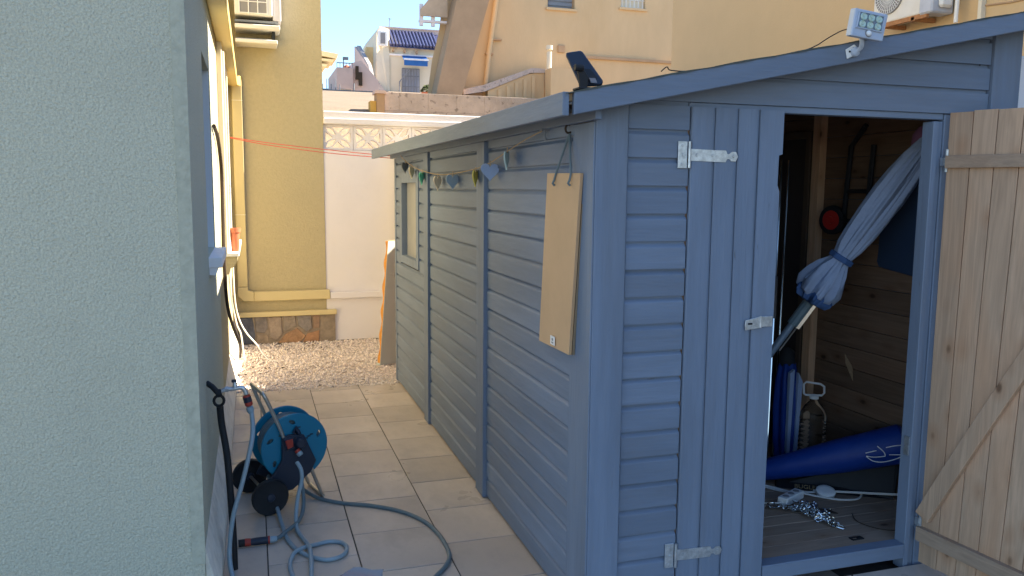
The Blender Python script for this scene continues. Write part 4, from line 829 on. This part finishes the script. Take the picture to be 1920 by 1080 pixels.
part('side_arm', MB().prism([rp(r, z, .098) for r, z in ((.086, .36), (.125, .372), (.2, .362), (.225, .30), (.262, .215), (.235, .165), (.175, .112), (.135, .082), (.09, .08), (.04, .085), (.012, .12), (.03, .165), (.085, .245))], A*.022), 'navyp', rl_, bevel=.006, seg=2, smooth=True)
part('side_arm', MB().prism([rp(r, z, -.098) for r, z in ((.086, .36), (.2, .362), (.262, .215), (.175, .112), (.09, .08), (.012, .12), (.085, .245))], A*-.022), 'navyp', rl_, bevel=.006)
hb2 = part('hub_cap', MB().prism([rp(r, z, .121) for r, z in ((.088, .358), (.142, .366), (.146, .305), (.104, .292))], A*.012), 'navyp', rl_, bevel=.005); part('red_button', MB().prism([rp(r, z, .134) for r, z in ((.096, .351), (.134, .356), (.138, .315), (.108, .305))], A*.005), 'red', hb2, bevel=.004)
part('hub_joint', MB().lathe([(.03, 0), (.028, .02), (.02, .03)], rp(.175, .325, .12), A, 18).tube([rp(.15, .372, .105), rp(.165, .40, .1), rp(.175, .37, .12)], .011, 10), 'navyp', rl_, smooth=True)
part('inlet_coupling', MB().lathe([(.0145, 0), (.0145, .016), (.013, .018)], rp(.152, .297, .142), A*.4 + RR*.45 + Vector((0, 0, -.75)), 14), 'red', rl_, smooth=True)
part('inlet_nut', MB().lathe([(.0155, .015), (.0155, .028), (.012, .036)], rp(.152, .297, .142), A*.4 + RR*.45 + Vector((0, 0, -.75)), 10), 'hose', rl_)
part('handle', MB().tube(spline([rp(.1, .35, .108), rp(.085, .395, .108), rp(.06, .46, .108), rp(.025, .545, .108), rp(.005, .59, .105), rp(-.002, .602, .08), rp(-.002, .604, 0), rp(.0, .604, -.085), rp(.008, .595, -.108), rp(.04, .51, -.112), rp(.09, .38, -.112), rp(.12, .3, -.112)], 4), .0095, 10), 'steel', rl_, smooth=True)
part('foot_frame', MB().tube(spline([rp(.225, .22, .109), rp(.245, .15, .109), rp(.29, .03, .106), rp(.3, .0125, .09), rp(.3, .0125, -.09), rp(.29, .03, -.106), rp(.245, .15, -.109), rp(.225, .22, -.109)], 4), .0095, 10), 'steel', rl_, smooth=True)
part('axle', MB().tube([rp(.0, .092, -.19), rp(.0, .092, .19)], .008, 8), 'steel', rl_, smooth=True)
for off in (.18, -.18):
    wl = part('wheel', MB().lathe([(.03, -.016), (.07, -.014), (.086, -.017), (.091, -.008), (.091, .008), (.086, .017), (.07, .012), (.03, .016)], rp(0, .092, off), A, 32), 'black', rl_, smooth=True)
    part('wheel_hub', MB().lathe([(.022, .015), (.018, .022), (.006, .024)], rp(0, .092, off), A, 14), 'navyp', wl)

# ================================================================== INSIDE THE SHED
pa = thing('folded_parasol', 'folded grey-blue parasol leaning across the open shed doorway', 'parasol', (2.05, 3.6, .13))
Pf = Vector((2.05, 3.60, .14)); Pt = Vector((2.93, 2.955, 1.89)); ax = (Pt - Pf).normalized(); LN = (Pt - Pf).length
at = lambda z: Pf + ax*((z - Pf.z)/ax.z)
part('pole', MB().tube([Pf, at(1.16)], .0175, 12), mat('grey_pole', (.2, .26, .33), .35, .05, 8, metal=.3), pa, smooth=True)
ps = part('pole_fitting', MB().tube([at(.98), at(1.12)], .026, 10), 'hosed', pa); part('crank', MB().beam(at(.98) + Vector((.03, 0, -.02)), at(1.13) + Vector((.03, 0, -.02)), .012, .02), 'steel', ps); part('rib_end', MB().tube([at(.86) + Vector((.028, 0, -.015)), at(1.12) + Vector((.028, 0, -.015))], .004, 6), 'steel', ps)
q0 = (1.125 - Pf.z)/ax.z
prof = [(.05, -.012), (.084, .006), (.093, .05), (.082, .10), (.066, .15), (.05, .19), (.044, .21), (.046, .235), (.054, .28), (.062, .36), (.068, .46), (.07, .56), (.066, .66), (.054, .76), (.038, .84), (.016, .88)]
def pleat(t, q):
    a = .17 if q < 5 else (.07 if q < 8 else .13); return 1 + .5*a*math.cos(2*t + 1.1) + a*math.cos(7*t + q*.16 + .5*math.sin(q*.9)) + .55*a*math.cos(13*t + q*.5 + 1) + .25*a*math.cos(23*t - q*.7)
part('canopy', MB().lathe(prof, Pf + ax*q0, ax, 84, pleat), 'canvas', pa, smooth=True)
part('hem_folds', MB().lathe([(.03, -.034), (.066, -.026), (.08, -.004), (.082, .012), (.07, .03)], Pf + ax*(q0 - .004), ax, 84, lambda t, q: 1 + .16*math.cos(5*t + 1 + q*.3) + .13*math.cos(11*t + q*.5) + .07*math.cos(19*t)), 'canvasd', pa, smooth=True)
part('strap', MB().lathe([(.05, .2), (.057, .202), (.058, .225), (.051, .228)], Pf + ax*q0, ax, 40, lambda t, q: 1 + .05*math.cos(7*t)), 'canvasd', pa, smooth=True)
cl = MB().lathe([(.01, 0), (.04, .03), (.055, .1), (.04, .16), (.015, .19)], (2.945, 3.0, 1.73), (-.2, .05, 1), 18, lambda t, q: 1 + .2*math.sin(3*t + q))
solo('mauve_cloth', cl, 'mauve', 'small mauve cloth hanging by the parasol tip', 'cloth', smooth=True)
tr_ = thing('sack_truck', 'dark trolley with a red hubbed wheel hung on the shed wall', 'trolley', (2.92, 3.6, 1.4))
wh = part('wheel', MB().lathe([(.05, -.018), (.062, -.02), (.075, -.014), (.077, 0), (.075, .014), (.062, .02), (.05, .018)], (2.93, 3.605, 1.468), (-1, -.25, 0), 30), 'black', tr_, smooth=True)
part('wheel_hub', MB().lathe([(.054, -.014), (.054, .017), (.046, .02), (.02, .018), (.018, .028), (.008, .03)], (2.93, 3.605, 1.468), (-1, -.25, 0), 26), mat('bright_red', (.5, .03, .025), .4), wh, smooth=True)
part('frame', MB().tube([(2.95, 3.55, 1.44), (2.95, 3.52, 1.85), (2.95, 3.42, 1.95)], .013, 8).tube([(2.95, 3.38, 1.5), (2.95, 3.36, 1.85)], .013, 8).tube([(2.95, 3.53, 1.62), (2.95, 3.37, 1.62)], .01, 8).tube([(2.93, 3.605, 1.468), (2.95, 3.4, 1.47)], .01, 8), 'black', tr_, smooth=True)
nv = [(3.33, 1.32), (3.335, 1.27), (3.32, 1.245), (3.29, 1.24), (2.9, 1.2), (2.85, 1.22), (2.83, 1.7), (2.86, 1.74), (3.28, 1.74), (3.32, 1.7)]
solo('navy_tray', MB().prism([(2.985, y, z) for y, z in nv], (.013, 0, 0)), mat('navy_sheet', (.03, .055, .11), .5, .05, 3), 'large dark navy tray standing against the shed lining behind the parasol', 'tray', bevel=.006)
sc_ = thing('framed_screen', 'dark framed screen leaning at the shed wall left of the stud', 'screen', (2.95, 4.2, .14))
part('screen_frame', MB().box(2.96, 2.99, 3.86, 3.90, .14, 1.95).box(2.96, 2.99, 4.6, 4.64, .14, 1.95).box(2.96, 2.99, 3.90, 4.6, 1.91, 1.95), mat('dark_wood', (.10, .07, .05), .7, .1, 10), sc_, bevel=.002); part('screen_panel', MB().box(2.975, 2.985, 3.9, 4.6, .14, 1.91), mat('dark_panel', (.05, .04, .04), .8), sc_)
p1 = thing('metal_pole', 'bright metal pole, nearer the closed door', 'pole', (2.63, 3.68, .13), group=None); part('pole_tube', MB().tube([(2.635, 3.67, .132), (2.83, 3.93, 1.79)], .0075, 8), 'chrome', p1, smooth=True)
part('pole_sleeve', MB().tube([(2.728, 3.794, .92), (2.755, 3.83, 1.15)], .0125, 8), 'grille', p1, smooth=True)
p2 = thing('metal_pole', 'bright metal pole behind the other, nearer the screen', 'pole', (2.72, 3.74, .13)); part('pole_tube', MB().tube([(2.72, 3.73, .132), (2.885, 3.94, 1.79)], .0065, 8), 'chrome', p2, smooth=True); part('pole_foot', MB().tube([(2.72, 3.73, .132), (2.723, 3.734, .16)], .011, 8), 'black', p2)
um = thing('beach_umbrella', 'royal blue folded beach umbrella with pale stripes standing in the shed', 'umbrella', (2.79, 3.72, .13))
part('canopy', MB().lathe([(.02, 0), (.05, .02), (.058, .12), (.062, .3), (.055, .45), (.04, .54), (.015, .57)], (2.785, 3.72, .135), (.01, .03, 1), 48, lambda t, q: 1 + .16*math.cos(6*t + q*.1)), 'royal', um, smooth=True)
for t in (-.35, .35):
    part('stripe', MB().prism([Vector((2.785 + .07*math.sin(t) - .012, 3.65, .2)), Vector((2.785 + .07*math.sin(t) + .006, 3.65, .18)), Vector((2.785 + .08*math.sin(t) + .018, 3.65, .66 - .1*abs(t+.35))), Vector((2.785 + .08*math.sin(t) - .01, 3.65, .64))], (0, .02, .0)), mat('pale_stripe', (.3, .38, .55), .8), um)
part('dark_cover', MB().lathe([(.03, 0), (.045, .04), (.04, .1), (.015, .13)], (2.79, 3.74, .64), (.01, .03, 1), 20), 'dark', um, smooth=True)
bo = thing('water_bottle', 'big clear plastic water bottle with a white carrying handle', 'bottle', (2.89, 3.6, .13))
bpz = [(.045, 0), (.068, .006)]
for k in range(9): bpz += [(.072, .02 + .026*k), (.066, .031 + .026*k)]
bpz += [(.072, .26), (.066, .29), (.045, .33), (.022, .355), (.02, .37)]
part('bottle_body', MB().lathe(bpz, (2.885, 3.62, .132), (0, 0, 1), 28), 'pet', bo, smooth=True)
part('cap', MB().lathe([(.024, 0), (.024, .02)], (2.885, 3.62, .5), (0, 0, 1), 18), 'whitep', bo)
hd = [(-.055, .0), (-.058, .05), (-.045, .064), (.03, .058), (.05, .045), (.052, .01), (.04, -.005), (-.045, -.008)]
part('carry_handle', MB().tube([(2.885 + a_*.8, 3.62 - a_*.55, .525 + c_) for a_, c_ in hd], .006, 8, closed=True), 'whitep', bo, smooth=True)
bg_ = thing('carry_bag', 'long blue carry bag lying across the shed floor, a pale boat drawn on it', 'bag', (2.7, 3.25, .2))
B0 = Vector((2.36, 3.50, .168)); B1 = Vector((3.0, 3.06, .415)); bx = (B1 - B0).normalized(); BL_ = (B1 - B0).length
part('bag_body', MB().lathe([(.02, 0), (.038, .01), (.046, .05), (.062, .25), (.082, .5), (.094, BL_ - .03), (.07, BL_)], B0, bx, 40, lambda t, q: 1 + .03*math.sin(3*t + q) + .015*math.cos(7*t + q*2)), 'royal', bg_, smooth=True)
part('bag_base', MB().prism([(2.5, 3.4, .131), (2.95, 3.1, .131), (2.99, 3.12, .28), (2.99, 3.15, .31), (2.55, 3.47, .18)], (-.01, -.03, .0)), 'black', bg_)
part('base_piping', MB().tube([(2.63, 3.27, .137), (2.95, 3.055, .16), (2.99, 3.05, .2)], .006, 6), 'wcable', bg_, smooth=True)
v_up = (Vector((0, 0, 1)) - bx*bx.z).normalized(); v_out = bx.cross(v_up); v_out = v_out if v_out.y < 0 else -v_out
def bs(u, phi, r_=.0955): return B0 + bx*u + (v_out*math.cos(phi) + v_up*math.sin(phi))*r_
lg = MB()
for seq in ([(.61, .42), (.63, .1), (.632, -.1)], [(.55, .2), (.60, .22)], [(.55, .05), (.58, -.08), (.632, -.14)], [(.55, .02), (.575, -.3), (.62, -.46), (.68, -.4), (.74, -.2)], [(.645, .28), (.69, .28), (.73, .22)], [(.65, -.1), (.7, -.22)]):
    lg.tube(spline([bs(u, ph_) for u, ph_ in seq], 4), .0022, 5)
lg_shift = bx*.06
lg.v = [tuple(Vector(v) + lg_shift) for v in lg.v]
part('boat_logo', lg, 'lav', bg_, smooth=True)
fc = bpy.data.curves.new('lettering', 'FONT'); fc.body = 'BUGLEX'; fc.size = .034; fc.extrude = .0008
fo = bpy.data.objects.new('tmp', fc); COL.objects.link(fo); fme = bpy.data.meshes.new_from_object(fo.evaluated_get(bpy.context.evaluated_depsgraph_get())); bpy.data.objects.remove(fo)
e1 = Vector((.45, -.30, 0)).normalized(); e2 = Vector((.05, .06, .05)).normalized(); e2 = (e2 - e1*e1.dot(e2)).normalized(); fmx = Matrix((e1, e2, e1.cross(e2))).transposed().to_4x4(); fmx.translation = Vector((2.555, 3.318, .142)); fme.transform(fmx)
fme.materials.clear(); fme.materials.append(mat('tan_print', (.3, .22, .12), .7)); fme.name = 'lettering'; link('lettering', fme, bg_)
ex = thing('extension_lead', 'white extension socket with its tangled cable on the shed floor', 'extension lead', (2.45, 3.2, .13))
so = MB(); e = Vector((.9, .44, 0)).normalized(); nn = Vector((-e.y, e.x, 0)); o0 = Vector((2.44, 3.19, .132))
part('socket_block', MB().prism([o0 - e*.085 - nn*.025, o0 + e*.085 - nn*.025, o0 + e*.085 + nn*.025, o0 - e*.085 + nn*.025], (0, 0, .04)), 'whitep', ex, bevel=.005, seg=2)
sk = MB()
for k in (-.05, 0, .05): sk.lathe([(.016, 0), (.014, .0015)], o0 + e*k + Vector((0, 0, .0405)), (0, 0, 1), 14)
part('socket_holes', sk, 'grille', ex)
zc = .136
for k, cpts in enumerate(([(2.36, 3.15, .15), (2.3, 3.2, zc), (2.27, 3.32, zc), (2.32, 3.45, zc), (2.4, 3.42, zc), (2.48, 3.3, zc), (2.56, 3.27, zc), (2.66, 3.24, zc)], [(2.53, 3.235, .15), (2.6, 3.2, zc), (2.68, 3.13, zc), (2.78, 3.12, zc), (2.85, 3.2, .145), (2.82, 3.3, .145), (2.74, 3.33, .145), (2.8, 3.36, zc), (2.92, 3.33, zc), (2.95, 3.24, zc), (2.86, 3.2, zc), (2.74, 3.23, zc)],
                          [(2.22, 3.3, zc), (2.28, 3.22, zc), (2.33, 3.3, zc), (2.34, 3.42, zc), (2.42, 3.4, .142), (2.5, 3.28, .142), (2.54, 3.24, .15)])):
    part('cable', MB().tube(spline(cpts, 7), .0048, 7), 'wcable', ex, smooth=True)
part('plug_disc', MB().lathe([(.043, 0), (.046, .006), (.046, .022), (.040, .027), (.02, .028)], (2.66, 3.215, .134), (-.15, -.28, 1), 28), 'whitep', ex, smooth=True)
part('plug', MB().box(2.35, 2.40, 3.50, 3.54, .131, .17), 'whitep', ex, bevel=.006)
cm_ = MB(); random.seed(5)
cpath = spline([(2.285, 3.13, 0), (2.33, 3.12, 0), (2.38, 3.08, 0), (2.43, 3.09, 0), (2.40, 3.03, 0), (2.46, 3.06, 0), (2.43, 2.99, 0), (2.47, 2.98, 0), (2.42, 2.95, 0), (2.45, 2.93, 0), (2.44, 2.87, 0)], 6)
for i, p in enumerate(cpath):
    for rep in range(2 if 12 < i < 50 else 1):
        d = Vector((random.gauss(0, 1), random.gauss(0, 1), random.gauss(0, .35))).normalized(); nrm = Vector((random.gauss(0, .7), random.gauss(0, .7), 1)); nrm = (nrm - d*nrm.dot(d)).normalized(); b = d.cross(nrm)
        c = p + Vector((random.gauss(0, .012), random.gauss(0, .012), .140 + random.uniform(0, .03)*(1 if 10 < i < 54 else .2)))
        cm_.tube([c + d*(.0085*(1 if math.cos(k*.524) > 0 else -1) + .0075*math.cos(k*.524)) + b*.0085*math.sin(k*.524) for k in range(12)], .0031, 6, closed=True)
solo('steel_chain', cm_, mat('zinc_chain', (.7, .73, .74), .22, .1, 10, metal=1.0), 'pile of shiny steel chain on the shed floor near the threshold', 'chain', smooth=True)
solo('wire_loop', MB().tube(spline([(2.62, 2.98, .134), (2.58, 2.9, .134), (2.6, 2.82, .134), (2.66, 2.77, .134), (2.74, 2.76, .14), (2.8, 2.82, .15)], 6), .0022, 5), 'cable', 'thin dark wire loop on the shed floor by the right jamb', 'wire', smooth=True)
bk = MB().box(2.42, 2.478, 2.735, 2.741, .131, .136).box(2.42, 2.478, 2.757, 2.763, .131, .136).box(2.42, 2.427, 2.741, 2.757, .131, .136).box(2.455, 2.478, 2.741, 2.757, .131, .136)
solo('black_buckle', bk, 'black', 'small black plastic buckle lying near the shed threshold', 'buckle')
solo('flat_scrap', MB().prism([(2.50, 3.03, .131), (2.56, 3.00, .131), (2.55, 3.05, .131), (2.49, 3.09, .131)], (0, 0, .003)), 'cable', 'flat dark scrap on the floor beside the chain', 'scrap')
solo('paper_scrap', MB().prism([(2.993, 3.53, .76), (2.993, 3.47, .70), (2.993, 3.46, .63), (2.993, 3.52, .71)], (.004, 0, 0)), 'pine_x', 'pale torn scrap stuck to the shed lining above the floor', 'scrap')
